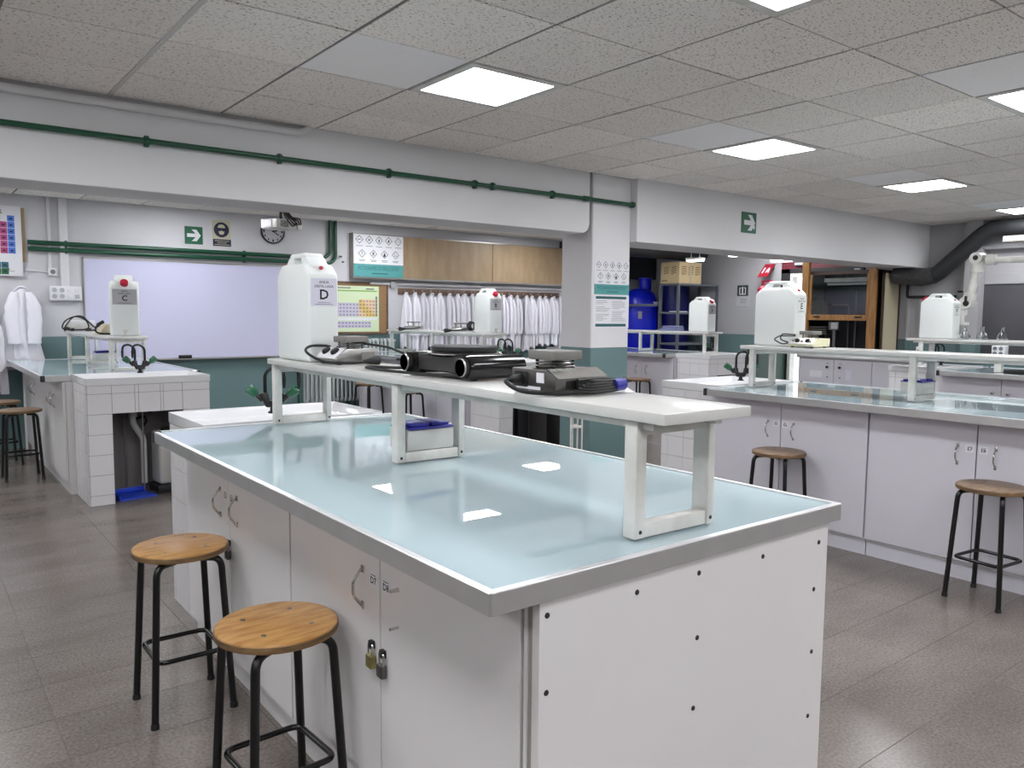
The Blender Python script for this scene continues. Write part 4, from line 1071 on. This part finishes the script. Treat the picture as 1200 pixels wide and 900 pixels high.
chart_cells([(2, 1), (2, 2), (2, 3), (3, 1), (3, 2), (4, 1)], 'print_indigo')
chart_cells([(2, 4), (3, 3), (4, 2), (5, 2)], 'print_lime')
chart_cells([(2, 5), (3, 4), (3, 5), (4, 3), (4, 4), (4, 5), (5, 3), (5, 4), (5, 5)], 'print_yellow')
chart_cells([(c, 7.3) for c in range(1, 15)], 'print_petrol')
chart_cells([(c, 8.3) for c in range(1, 15)], 'print_green')
MB().box((1.11, -.0068, .06), (1.16, -.006, .075)).box((1.06, -.0068, .045), (1.2, -.006, .05)).build('small_print', 'ink_grey', t, smooth=False)

# signs and clock
t = thing('exit_arrow_sign', 'green sign with white arrow above the whiteboard', 'sign', (2.63, YW, 2.205), 0)
MB().box((0, -.006, 0), (.2, 0, .2), .002).build('plate', 'sign_green', t, smooth=False)
ar = [(-.075, -.02), (.01, -.02), (-.03, -.06), (.02, -.06), (.078, 0), (.02, .06), (-.03, .06), (.01, .02), (-.075, .02)]
def arrow(t, o, xd, ud, s=1.0):
    m = MB(); m.flat([(-.075*s, -.02*s), (.02*s, -.02*s), (.02*s, .02*s), (-.075*s, .02*s)], o, xd, ud); m.flat([(-.025*s, .066*s), (.02*s, .02*s), (.078*s, 0), (.03*s, .066*s)], o, xd, ud); m.flat([(-.025*s, -.066*s), (.03*s, -.066*s), (.078*s, 0), (.02*s, -.02*s)], o, xd, ud); m.flat([(.0199*s, .02*s), (.0199*s, -.02*s), (.078*s, 0)], o, xd, ud)
    m.build('arrow', 'paper', t, smooth=False)
arrow(t, (.1, -.0066, .1), (1, 0, 0), (0, 0, 1))
t = thing('exit_arrow_sign', 'green sign with white arrow on the beam right of the pillar', 'sign', (6.505, 4.80, 2.245), 0)
MB().box((0, -.006, 0), (.235, 0, .20), .002).build('plate', 'sign_green', t, smooth=False)
arrow(t, (.125, -.0066, .10), (1, 0, 0), (0, 0, 1), 1.15)
MB().flat([(.20, .03), (.215, .07), (.16, .09)], (0, -.0067, 0), (1, 0, 0), (0, 0, 1)).build('torn_patch', 'paper', t, smooth=False)
t = thing('goggles_sign', 'cream sign with round navy eye protection symbol beside the arrow sign', 'sign', (2.94, YW, 2.285), 0)
MB().box((0, -.005, 0), (.21, 0, .215), .002).build('plate', 'sign_cream', t, smooth=False)
m = MB(); cx = (.105, -.0056, .105)
m.flat([(.088*math.cos(2*PI*i/28), .088*math.sin(2*PI*i/28)) for i in range(28)], cx, (1, 0, 0), (0, 0, 1)); m.build('disc', 'navy', t, smooth=False)
m = MB(); cx = (.105, -.0062, .105)
m.flat([(-.045, .028), (-.03, .055), (0, .064), (.03, .055), (.045, .028), (.04, .022), (-.04, .022)], cx, (1, 0, 0), (0, 0, 1))
m.flat([(-.036, -.02), (-.02, -.055), (.02, -.055), (.036, -.02), (.012, -.016), (0, -.006), (-.012, -.016)], cx, (1, 0, 0), (0, 0, 1))
m.build('face', 'sign_cream', t, smooth=False)
t2 = thing('caption_sign', 'small navy caption sign under the eye protection symbol', 'sign', (2.945, YW, 2.20), 0)
MB().box((0, -.005, 0), (.21, 0, .08), .002).build('plate', 'navy', t2, smooth=False)
m = MB()
for k, (a, b) in enumerate(((.02, .19), (.05, .16), (.015, .195))): m.box((a, -.0056, .058-.022*k), (b, -.005, .064-.022*k))
m.build('text_lines', 'sign_cream', t2, smooth=False)
t = thing('wall_clock', 'round wall clock with dark rim partly behind the projector', 'clock', (3.66, YW, 2.415), 0)
MB().lathe([(.0, .0), (.135, .0), (.135, -.02), (0, -.02)], (0, 0, 0), 36, 'y').build('face', 'paper_grey', t)
MB().lathe([(.133, 0), (.148, 0), (.150, -.02), (.145, -.032), (.135, -.03), (.133, -.018)], (0, 0, 0), 40, 'y').build('rim', 'black_soft', t)
m = MB()
for k in range(12):
    a = PI/6*k; c = Vector((math.sin(a)*.112, -.0212, math.cos(a)*.112)); rr = .011 if k % 3 else .015
    m.flat([(-rr*.6, -rr), (rr*.6, -rr), (rr*.6, rr), (-rr*.6, rr)], c, (1, 0, 0), (0, 0, 1))
m.build('numerals', 'ink', t, smooth=False)
for a, l, w_ in ((math.radians(122), .085, .006), (math.radians(80), .06, .008)):
    d = Vector((math.sin(a), 0, math.cos(a))); n = Vector((d.z, 0, -d.x))
    MB().flat([(-w_, -.015), (w_, -.015), (w_, l), (-w_, l)], (0, -.0225, 0), n, d).build('hand', 'ink', t, smooth=False)

# pipes and electrics on the back wall
for k, (z, xe) in enumerate(((2.125, 4.40), (2.058, 4.47))):
    p = thing('green_pipe', ('upper green pipe along the back wall above the whiteboard', 'lower green pipe along the back wall just over the whiteboard')[k], 'pipe', (1.075, 9.5, z), 0, 'green pipes of the back wall')
    off = p.location[:]
    MB().tube(fillet([(1.075, 9.505, z), (xe, 9.505, z), (xe, 9.505, H+.01)], .14, 7), .023, 12).build('pipe', 'green_pipe', p, off=off)
    for x in (1.42, 3.3): MB().box((x-.012, 9.50, z-.035), (x+.012, YB, z+.035), .004).build('bracket', 'green_pipe', p, off=off)
    tag(MB().tube([(xe+.12, 9.51, z+.03-.0*k), (4.56, 9.51, z+.03)], .010, 8).build('dark_pipe', 'green_pipe'), ('upper thin dark pipe running behind the hazard poster', 'lower thin dark pipe running behind the hazard poster')[k], 'pipe')
tag(MB().box((1.362, 9.51, 1.685), (1.44, YB, H-.001), .003).build('cable_trunking', 'plaster'), 'wide white vertical trunking above the socket strip', 'trunking')
tag(MB().box((1.255, 9.525, 1.86), (1.285, YB, H-.001), .003).build('cable_trunking', 'plaster'), 'narrow white vertical trunking left of the wide one', 'trunking')
t = thing('switch_box', 'small round-faced white socket below the narrow trunking', 'socket', (1.29, YW, 1.83), 0)
MB().box((-.04, -.045, -.04), (.04, 0, .04), .006).build('box', 'paper', t)
MB().lathe([(.024, -.0455), (.022, -.047), (0, -.044)], (0, 0, 0), 16, 'y').build('face', 'ink_grey', t)
MB().tube(fillet([(-.04, -.012, 0), (-.25, -.012, .01)], .01), .007, 8).build('conduit', 'plaster', t)
t = thing('socket_strip', 'white wall box with a row of sockets left of the whiteboard', 'socket', (1.40, YW, 1.61), 0)
MB().box((-.15, -.06, -.075), (.15, 0, .075), .006).build('box', 'paper', t)
for c in range(4):
    for r in range(2):
        cx, cz = -.105+c*.07, .032-r*.064
        if c < 2: MB().lathe([(.024, -.0602), (.023, -.0625), (.018, -.0625), (.016, -.056), (0, -.056)], (cx, 0, cz), 16, 'y').build('socket', 'ink_grey' if r == 0 and c == 9 else 'paper_grey', t)
        else: MB().box((cx-.022, -.064, cz-.02), (cx+.022, -.059, cz+.02), .003).build('switch', 'paper' if r == 0 or c == 2 else 'paper_grey', t)
tag(MB().tube(fillet([(4.97, 9.53, 1.83), (8.4, 9.53, 1.83)], .02), .022, 10).build('white_conduit', 'plaster'), 'white conduit below the wall cupboard above the coat rack', 'conduit')
tag(MB().box((5.27, 9.50, 1.77), (5.34, YB, 1.86), .006).build('junction_box', 'paper_grey'), 'small grey junction box over the left end of coat rack', 'box')
MBr = thing('radiator', 'grey column radiator under the cork board', 'radiator', (4.02, 9.44, .28), 0)
for k in range(22):
    x = k*.058
    MB().tube(fillet([(x, -.05, .02), (x, -.05, .80), (x, .05, .80), (x, .05, .02)], .03, 3, True), .017, 8, closed=True).build('section', 'radiator', MBr)
MB().tube([(-.03, 0, .035), (22*.058, 0, .035)], .016, 10).tube([(-.03, 0, .785), (22*.058, 0, .785)], .016, 10).build('header', 'radiator', MBr)
MB().tube(fillet([(-.10, 0, .62), (-.10, 0, -.03), (.6, 0, -.03)], .06), .016, 10).build('feed_pipe', 'green_pipe', MBr)

# projector
t = thing('projector', 'white projector with hanging black cables under the ceiling before the clock', 'projector', (3.34, 8.5, 2.335), .42)
MB().box((-.16, -.12, 0), (.17, .12, .10), .012, 3).build('case', 'white_paint', t)
MB().box((-.172, -.05, .012), (-.158, .05, .09), .004).build('lens_side', 'paper', t)
for k in range(6): MB().box((-.11+.0*k, -.1225, .018+.012*k), (.01, -.119, .024+.012*k)).build('vent_slot', 'ink', t, smooth=False)
MB().cyl((.02, 0, .1), (.02, 0, .27), .016, 10).box((-.04, -.06, .255), (.08, .06, .266)).build('mount', 'black_soft', t)
m = MB()
for k in range(5):
    random.seed(20+k)
    m.tube(spline([(.0+.02*k, -.03, .23), (-.03+.05*k, -.10+.02*k, .15), (.04+.03*k, -.14, .04+.02*k), (.10+.02*k, -.13, .06), (.15, -.08+.02*k, .10+.02*k), (.13, 0, .2), (.10, .02, .265)], 6), .007, 8)
m.build('cables', 'black', t)
MB().box((.13, -.14, .0), (.20, -.125, .085), .004).build('side_plate', 'white_paint', t)

# ------------------------------------------------------------------ lab coats
def coat_mesh(seed, L=.76, a0=.03, a1=.062, bdep=.05, flare=False):
    R = random.Random(seed); m = MB(); n = 40; nz = 22
    ph = [R.uniform(0, 6.28) for _ in range(4)]; rings = []
    for k in range(nz+1):
        t = k/nz; z = -t*L
        a = a0+(a1-a0)*min(1, t*2.4)**.8*(1+.12*t)
        if flare: a = .012+.066*t**.62
        b = .018+bdep*min(1, t*3)**.7
        ring = []
        for i in range(n):
            th = 2*PI*i/n
            f = 1+min(1, t*3)*(.16*math.sin(5*th+ph[0]+.8*t)+.13*math.sin(9*th+ph[1]-1.5*t)+.06*math.sin(14*th+ph[2]))
            hem = (.02*math.sin(3*th+ph[3]) if k == nz else 0)
            ring.append(m.bm.verts.new((a*f*math.cos(th)+.012*math.sin(4*t+ph[3]), b*f*math.sin(th), z+hem)))
        rings.append(ring)
    for A, B in zip(rings, rings[1:]):
        for i in range(n): m.bm.faces.new((A[i], B[i], B[(i+1) % n], A[(i+1) % n]))
    m.bm.faces.new(rings[0]); m.bm.faces.new(rings[-1][::-1])
    return m
def sleeve_mesh(seed, side):
    R = random.Random(seed+50); m = MB()
    pts = spline([(side*.028, -.035, -.05), (side*.040, -.060, -.16), (side*.044, -.068, -.32), (side*(.040+R.uniform(-.012, .012)), -.070, -.50), (side*(.036+R.uniform(-.012, .012)), -.066, -.57)], 4)
    rs = [.014+.014*min(1, i/5)*(1+.10*math.sin(i*1.9+seed)) for i in range(len(pts))]
    return m.tube(pts, rs, 12)
def coat(label, cat_group, x, y, z, seed, wide=1.0, mat='coat', rz=0.0):
    t = thing('lab_coat', label, 'coat', (x, y, z), rz, cat_group)
    m = coat_mesh(seed, L=.74+.04*(seed % 3), flare=wide > 1.6)
    bmesh.ops.scale(m.bm, vec=(wide, 1, 1), verts=m.bm.verts); m.build('body', mat, t)
    for s_ in (-1, 1):
        m = sleeve_mesh(seed, s_); bmesh.ops.scale(m.bm, vec=(wide, 1, 1), verts=m.bm.verts); m.build('sleeve', mat, t)
    MB().tube(fillet([(-.03*wide, -.012, -.03), (-.018, -.026, .006), (.018, -.026, .006), (.03*wide, -.012, -.03)], .015), .010, 8).build('collar', mat, t)
    return t
RZ = 1.725
t = thing('coat_rack', 'long brown wooden coat rail on the back wall full of white coats', 'coat rack', (5.40, YW, RZ), 0)
MB().box((0, -.024, -.035), (1.30, -.001, .05), .003).box((1.315, -.024, -.035), (2.90, -.001, .05), .003).build('rail', 'rack_rail', t)
for k in range(21):
    MB().tube(fillet([(.07+.138*k, -.024, .02), (.07+.138*k, -.075, .0), (.07+.138*k, -.085, .03)], .02), .006, 8).build('hook', 'chrome', t)
ORD = 'first second third fourth fifth sixth seventh eighth ninth tenth eleventh twelfth thirteenth fourteenth fifteenth sixteenth seventeenth eighteenth nineteenth twentieth last'.split()
protos = [coat(f'white lab coat on the {ORD[k]} hook of the brown rail, counted from the cork board', 'white coats on the rail', 5.47+.138*k, 9.455, RZ-.02, k, .84+.06*(k % 2), 'coat' if k != 2 else 'coat_b') for k in range(4)]
for k in range(4, 21):
    random.seed(k)
    dup(protos[(k*7+k//3) % 4], f'white lab coat on the {ORD[k]} hook of the brown rail, counted from the cork board', (5.47+.138*k+random.uniform(-.02, .02), 9.455-.012*(k % 2), RZ-.02), random.uniform(-.15, .15))
# coats at the left edge
t = thing('coat_hook', 'small dark double hook on wall behind the coat at left edge', 'hook', (1.03, YW, 1.545), 0)
MB().box((-.05, -.02, -.03), (.05, -.001, .03), .004).build('plate', 'black_soft', t)
MB().tube(fillet([(.02, -.02, .0), (.02, -.06, -.01), (.02, -.065, .025)], .015), .006, 8).build('hook', 'chrome', t)
c1 = coat('white lab coat at left edge draped to the bench, nearest the socket strip', 'coats at the left edge', .985, 9.43, 1.66, 11, 2.3, 'coat', .15)
dup(c1, 'white lab coat cut by the left edge, behind the draped one', (.60, 9.36, 1.64), -.1)
c3 = coat('white lab coat low at left edge above the stools', 'coats at the left edge', .62, 8.9, 1.42, 13, 2.0, 'coat', .5)
tag(MB().tube([(.62, 8.9, 1.43), (.62, 9.54, 1.46)], .008, 8).build('coat_peg', 'chrome'), 'chrome peg carrying the low coat at the left edge', 'peg')

# ------------------------------------------------------------------ far right corner: drums, rack, box
t = thing('blue_drum', 'large bright blue drum behind rack bars right of the pillar', 'drum', (9.80, 9.20, 0), 0)
MB().lathe([(.0, 0), (.28, 0), (.295, .03), (.295, 1.58), (.28, 1.70), (.24, 1.80), (.13, 1.87), (0, 1.88)], seg=40).build('body', 'tank_blue', t)
MB().lathe([(.10, 1.85), (.10, 2.02), (.115, 2.03), (.115, 2.06), (0, 2.065)], (.10, -.02, 0), 24).build('neck', 'tank_blue', t)
MB().lathe([(.112, 2.045), (.118, 2.05), (.112, 2.056)], (.10, -.02, 0), 24).build('collar', 'steel', t)
MB().box((-.25, -.225, 1.38), (-.13, -.205, 1.5)).rot(-.25, 'Z', (-.2, -.24, 1.4)).build('sticker', 'paper_grey', t, smooth=False)
MB().prism([(.0, 1.66), (.12, 1.66), (.09, 1.62), (.03, 1.62)], 'y', -.302, -.292).build('pale_mark', 'paper_lilac', t, smooth=False)
t = thing('blue_drum', 'dark blue tall drum standing behind the steel rack', 'drum', (10.15, 8.72, 0), 0)
MB().lathe([(.0, 0), (.20, 0), (.215, .03), (.215, 1.9), (.19, 2.2), (.12, 2.3), (0, 2.3)], seg=32).build('body', 'tank_dark', t)
t = thing('storage_rack', 'grey open steel rack carrying the cardboard box', 'rack', (9.42, 8.05, 0), 0)
for x in (0, .93):
    for y in (0, .36):
        MB().box((x, y, 0), (x+.035, y+.004, 1.93)).box((x, y, 0), (x+.004, y+.035, 1.93)).build('post', 'rack_grey', t, smooth=False)
for z in (.25, .98, 1.46, 1.90): MB().box((.005, .005, z), (.965, .395, z+.03), .002).build('shelf', 'rack_grey', t, smooth=False)
for z in (1.15, 1.58):
    tag(MB().box((9.40, 8.46, z), (9.44, 9.5, z+.035), .002).build('rack_bar', 'rack_grey'), 'steel bar of the rack crossing the bright blue drum, ' + ('lower' if z < 1.3 else 'upper') + ' of two', 'bar')
tag(MB().box((9.405, 9.47, 0), (9.44, 9.505, 1.93), .002).build('rack_post', 'rack_grey'), 'steel post hidden behind the pillar ending the rack bars', 'post')
tag(MB().box((9.5, 8.12, 1.4905), (9.72, 8.3, 1.505), .003).build('paper_stack', 'paper'), 'white paper lying on the upper shelf of the rack', 'paper')
t = thing('cardboard_box', 'printed cardboard box on top of the grey steel rack', 'box', (9.45, 8.07, 1.931), 0)
MB().box((0, 0, 0), (.52, .37, .325), .003).build('carton', 'card', t)
m = MB(); random.seed(5)
for k in range(5):
    z = .25-.028*k
    for q in range(3):
        a = .05+.16*q; m.prism([(a, z-.01), (a+.12, z+.008), (a+.12, z+.016), (a, z)], 'y', -.0012, -.0006)
for k in range(4):
    z = .25-.03*k
    for q in range(2): m.prism([(.06+.15*q, z), (.06+.15*q, z+.009), (.16+.15*q, z-.010), (.16+.15*q, z-.018)], 'x', -.0012, -.0006)
for q in range(4): m.box((-.0012, .24+.03*q, .03), (-.0006, .255+.03*q, .055))
m.build('print', 'ink', t, smooth=False)
MB().box((.24, -.0015, .0), (.28, .0, .325)).build('tape', 'beige', t, smooth=False)

# wall signs by the doorway
t = thing('extinguisher_sign', 'red projecting fire sign above the pink one on the right wall', 'sign', (XR, 7.12, 2.02), 0)
MB().prism([(-.205, 0), (-.195, 0), (-.002, .20), (-.012, .20)], 'y', -.085, .085).move((0, 0, 0)).build('plate', 'sign_red', t, smooth=False)
n_ = Vector((-.70, 0, -.70)); X_ = (0, -1, 0); U_ = Vector((.70, 0, .72))
m = MB(); o = Vector((-.1105, 0, .1015))
m.flat([(-.012, -.06), (.012, -.06), (.012, .03), (-.012, .03)], o+Vector((0, .04, 0)), X_, U_).flat([(-.02, .035), (.02, .035), (.008, .06), (-.008, .06)], o+Vector((0, .04, 0)), X_, U_)
m.flat([(-.03, -.05), (-.012, -.05), (0, 0), (.012, -.05), (.03, -.05), (.02, .03), (0, .06), (-.02, .03)], o-Vector((0, .035, 0)), X_, U_)
m.build('symbol', 'paper', t, smooth=False)
t = thing('pink_fire_sign', 'bright pink fire sign partly hidden behind container E', 'sign', (XR, 7.17, 1.83), 0)
MB().box((-.006, -.095, 0), (-.001, .095, .15), .002).build('plate', 'sign_pink', t, smooth=False)
MB().box((-.007, -.07, .10), (-.0062, .04, .115)).box((-.007, -.07, .07), (-.0062, .06, .08)).build('lettering', 'paper', t, smooth=False)
t = thing('power_sign', 'dark square sign with white bracket symbol on the right wall', 'sign', (XR, 7.60, 1.75), 0)
MB().box((-.006, -.10, 0), (-.001, .10, .165), .002).build('plate', 'sign_dark', t, smooth=False)
m = MB(); q = lambda a, b, c, d: m.box((-.0068, a, b), (-.0062, c, d))
q(-.06, .03, -.045, .12); q(.045, .03, .06, .12); q(-.06, .115, -.03, .13); q(.03, .115, .06, .13); q(-.012, .03, .012, .14); q(-.06, .02, .06, .032)
m.build('symbol', 'paper', t, smooth=False)
t = thing('wall_notice', 'white paper notice under the dark square sign', 'notice', (XR, 7.59, 1.56), 0)
MB().box((-.004, -.12, 0), (-.001, .12, .18)).build('sheet', 'paper_grey', t, smooth=False)
m = MB()
for k in range(4): m.box((-.0048, -.08+.01*k, .14-.02*k), (-.0042, .05, .146-.02*k))
for k in range(5): m.box((-.0048, -.10+.045*k, .01), (-.0042, -.075+.045*k, .022))
m.build('print', 'ink_grey', t, smooth=False)
t = thing('exit_sign', 'small dark exit sign hanging above the bright doorway', 'sign', (XR-.06, 6.58, 2.17), 0)
MB().box((-.006, -.10, .0), (0, .10, .115), .002).box((0, -.08, .09), (.058, -.07, .11)).build('plate', 'sign_dark', t, smooth=False)
MB().text('SALIDA', .052, (-.0068, 0, .082), (0, -1, 0), (0, 0, 1), bold=.01).build('lettering', 'paper', t, smooth=False)
MB().box((-.0066, -.095, .008), (-.006, .095, .045)).build('lower_strip', 'paper_grey', t, smooth=False)
t = thing('fire_extinguisher', 'red fire extinguisher low on the right wall by the doorway', 'extinguisher', (XR-.1, 7.02, .2), 0)
MB().lathe([(0, 0), (.07, 0), (.075, .02), (.075, .40), (.05, .47), (.025, .49), (.025, .52), (0, .52)], seg=20).build('cylinder', 'sign_red', t)
MB().box((-.02, -.015, .52), (.02, .06, .55), .005).tube(spline([(0, .03, .53), (-.04, .09, .45), (-.03, .09, .25)], 5), .01, 8).build('valve', 'black', t)
MB().box((.06, -.02, .3), (.1, .02, .36)).build('wall_bracket', 'steel', t)
t = thing('emergency_lamp', 'small dark wall box above the fume hood sash', 'lamp', (XR, 5.73, 2.05), 0)
MB().box((-.06, -.10, 0), (0, .10, .11), .006).build('case', 'black_soft', t)
MB().box((-.064, -.06, .01), (-.058, .03, .05), .003).build('window', 'paper_grey', t)

# ------------------------------------------------------------------ fume hood on its cupboard
HX, HA, HB = 9.85, 5.19, 6.235
t = thing('hood_cabinet', 'grey-white base cupboard with notices under the fume hood', 'cabinet', (HX, 4.9, 0), 0)
off = t.location[:]
MB().box((HX+.02, 4.55, .08), (XR-.01, 6.24, .875)).box((HX+.05, 4.55, 0), (XR-.01, 6.24, .08)).build('body', 'lam_grey', t, smooth=False, off=off)
MB().box((HX-.02, 4.53, .876), (XR-.005, 6.26, .918), .003).build('top', 'alu', t, off=off)
for a, b, hy in ((5.715, 6.235, 5.80), (5.19, 5.708, 5.62), (4.56, 5.183, 4.66)):
    dr = MB().box((HX, a, .09), (HX+.018, b, .868), .0015, 1).build('door', 'lam_grey', t, smooth=False, off=off)
    MB().lathe([(.011, 0), (.011, -.012), (.018, -.016), (.018, -.028), (0, -.031)], (HX, hy, .765), 14, 'x').lathe([(.009, 0), (.009, -.006), (0, -.007)], (HX, hy, .63), 12, 'x').build('knob', 'black_soft', dr, off=off)
    MB().box((HX-.0015, hy-.018, .80), (HX, hy+.018, .825)).build('number_label', 'paper_grey', dr, smooth=False, off=off)
tag(MB().box((HX-.0025, 5.88, .62), (HX-.0005, 6.06, .71)).build('door_notice', 'paper'), 'small paper notice on the left hood cupboard door', 'notice')
tag(MB().box((HX-.0025, 5.46, .60), (HX-.0005, 5.54, .74)).build('door_notice', 'paper_lilac'), 'small paper notice right of the hood cupboard knobs', 'notice')
h = thing('fume_hood', 'fume hood with oak posts, glass sash and dark interior', 'fume hood', (HX, HA, .92), 0)
off = h.location[:]
z0 = .92
for a, b in ((HA, HA+.10), (HB-.10, HB)):
    MB().box((HX, a, z0), (HX+.05, b, 2.28), .003).build('frame_post', 'wood_oak', h, smooth=False, off=off)
MB().box((HX+.052, HA+.02, z0), (XR-.02, HA+.04, 2.02)).box((HX+.052, HB-.04, z0), (XR-.02, HB-.02, 2.02)).build('side_panel', 'hood_dark', h, smooth=False, off=off)
MB().box((XR-.04, HA+.04, z0), (XR-.02, HB-.04, 2.02)).box((HX+.052, HA+.02, 2.02), (XR-.02, HB-.02, 2.05)).build('back_panel', 'hood_dark', h, smooth=False, off=off)
MB().box((XR-.06, HA+.06, 1.40), (XR-.042, HB-.06, 1.85)).build('rear_baffle', 'hood_back', h, smooth=False, off=off)
MB().box((HX+.04, HA+.10, 2.0), (HX+.07, HB-.10, 2.035)).build('head_rail', 'wood_dark', h, smooth=False, off=off)
s_ = MB().box((HX+.012, HA+.10, 1.39), (HX+.04, HB-.10, 1.465), .003).box((HX+.012, HA+.10, 1.465), (HX+.04, HA+.125, 2.0), .002).box((HX+.012, HB-.145, 1.465), (HX+.04, HB-.10, 2.0), .002).build('sash', 'wood_oak', h, smooth=False, off=off)
MB().box((HX+.024, HA+.125, 1.465), (HX+.029, HB-.145, 2.0)).build('pane', 'pane', s_, smooth=False, off=off)
for y in (HA+.22, HB-.24): MB().box((HX-.006, y-.045, 1.425), (HX+.012, y+.045, 1.447), .004).build('sash_grip', 'black', s_, off=off)
MB().box((HX+.10, HA+.17, 1.90), (HX+.19, HB-.27, 1.955), .006).build('lamp_housing', 'white_paint', h, off=off)
MB().cyl((HX+.145, HA+.20, 1.875), (HX+.145, HB-.30, 1.875), .016, 12).build('lamp_tube', 'paper', h, off=off)
MB().tube(fillet([(XR-.08, 6.05, 1.6), (XR-.08, 5.8, 1.6), (XR-.08, 5.8, 1.0)], .05), .012, 8).tube([(XR-.08, 5.7, 1.0), (XR-.08, 5.7, 1.8)], .012, 8).build('inner_pipe', 'steel_dark', h, off=off)
t = thing('hood_side_screen', 'beige screen with dark wood edge at the hood side', 'panel', (9.93, 5.13, .92), 0)
MB().box((.03, 0, 0), (.40, .012, 1.08), .001).build('panel', 'beige', t, smooth=False)
MB().box((0, -.005, 0), (.03, .02, 1.12)).box((.40, -.005, 0), (.43, .02, 1.12)).box((0, -.005, 1.08), (.43, .02, 1.12)).build('edge', 'wood_dark', t, smooth=False)
t = thing('wire_rack', 'dark slatted rack standing inside the fume hood', 'rack', (9.92, 6.03, .92), 0)
for k in range(4): MB().box((-.02, -.15, .28+.03*k), (.12, .15, .292+.03*k), .002).build('slat', 'steel_dark', t, smooth=False)
MB().box((0, -.15, 0), (.10, -.13, .39)).box((0, .13, 0), (.10, .15, .39)).build('side', 'black_soft', t, smooth=False)
t = thing('control_box', 'grey framed control box inside the fume hood', 'box', (9.93, 5.79, .92), 0)
MB().box((.0, -.075, .34), (.05, .075, .455), .004).box((.02, -.02, 0), (.05, .02, .34)).build('case', 'steel_dark', t)
MB().box((-.003, -.06, .355), (.001, .035, .44)).build('screen', 'paper_grey', t, smooth=False)

# ------------------------------------------------------------------ extractor arm and glassware on the farthest bench
t = thing('extractor_arm', 'white jointed extractor arm hanging over the farthest shelf', 'extractor arm', (8.72, 2.2, 2.0), 0)
off = t.location[:]
MB().tube([(8.72, 1.9, 1.99), (8.72, 3.46, 2.018)], .030, 16).build('upper_tube', 'white_paint', t, off=off)
MB().tube([(8.72, 1.9, 2.0), (8.72, 1.9, H)], .05, 16).build('ceiling_tube', 'white_paint', t, off=off)
MB().tube([(8.72, 3.37, 2.02), (8.72, 3.45, 2.022)], .055, 16).tube([(8.72, 3.535, 2.08), (8.72, 3.54, 1.90)], .062, 18).tube([(8.65, 3.535, 2.04), (8.79, 3.535, 2.04)], .060, 18).build('upper_joint', 'white_paint', t, off=off)
MB().tube([(8.72, 3.54, 1.93), (8.72, 3.60, 1.62)], .042, 16).build('lower_tube', 'white_paint', t, off=off)
MB().tube([(8.72, 3.585, 1.69), (8.72, 3.61, 1.58)], .060, 16).tube([(8.65, 3.61, 1.59), (8.79, 3.61, 1.59)], .062, 18).tube([(8.72, 3.66, 1.61), (8.72, 3.67, 1.47)], .056, 16).build('lower_joint', 'white_paint', t, off=off)
MB().tube([(8.72, 3.67, 1.50), (8.72, 3.675, 1.38)], .038, 16).tube([(8.72, 3.675, 1.395), (8.72, 3.675, 1.365)], .085, 20).build('nozzle', 'white_paint', t, label='flanged white nozzle', off=off)
MB().lathe([(.026, 0), (.022, -.012), (0, -.014)], (8.65, 3.535, 2.045), 14, 'x').lathe([(.03, 0), (.026, -.012), (0, -.014)], (8.65, 3.60, 1.585), 14, 'x').box((8.635, 3.588, 1.585), (8.65, 3.612, 1.66), .004).build('knob', 'black', t, off=off)
def flask(lab, x, y):
    f_ = thing('glass_flask', lab, 'flask', (x, y, ZS), 0, 'clear flasks on the farthest shelf')
    MB().lathe([(0, .001), (.045, .002), (.052, .02), (.045, .05), (.02, .08), (.016, .12), (.019, .125), (.013, .12), (.017, .08), (.041, .05), (.048, .02), (.042, .006), (0, .006)], seg=24).build('glass', 'glass', f_)
flask('clear glass flask on the farthest shelf directly below the white nozzle', 8.33, 3.46)
flask('clear glass flask on the farthest shelf, middle of three', 8.33, 3.30)
flask('clear glass flask on the farthest shelf nearest the right edge', 8.33, 3.12)
t = thing('socket_post', 'white four-socket block on a post on the farthest bench', 'socket', (8.16, 3.07, BT), 0)
MB().box((-.03, -.03, .001), (.03, .03, .17)).build('post', 'white_paint', t)
MB().box((-.05, -.055, .15), (.05, .055, .25), .006).build('block', 'paper', t)
for y in (-.025, .025):
    for z in (.177, .223): MB().lathe([(.019, -.0505), (.018, -.053), (.014, -.053), (.012, -.047), (0, -.047)], (0, y, z), 14, 'x').build('socket', 'ink_grey', t)
tag(MB().box((8.02, 1.9, BT+.0015), (8.2, 2.98, BT+.03), .004).build('black_tray', 'black'), 'flat black tray lying along the edge of the farthest bench', 'tray')
t = thing('tag_label', 'small white tag with dark print hanging near the farthest sink', 'tag', (8.25, 3.86, 1.10), 0)
MB().box((0, -.03, -.06), (.006, .03, .04), .002).build('card', 'paper', t)
MB().box((-.001, -.012, -.02), (0, .012, .01)).build('print', 'ink', t, smooth=False)
MB().tube([(.004, 0, .04), (.004, 0, .096)], .002, 6).build('string', 'black', t)
# loose plastic sheets on the sink side of the farthest bench
tag(MB().box((8.02, 3.56, .9465), (8.45, 4.02, .952), .002).build('white_tray', 'ceramic'), 'thin white tray on the farthest sink beside the faucet', 'tray')
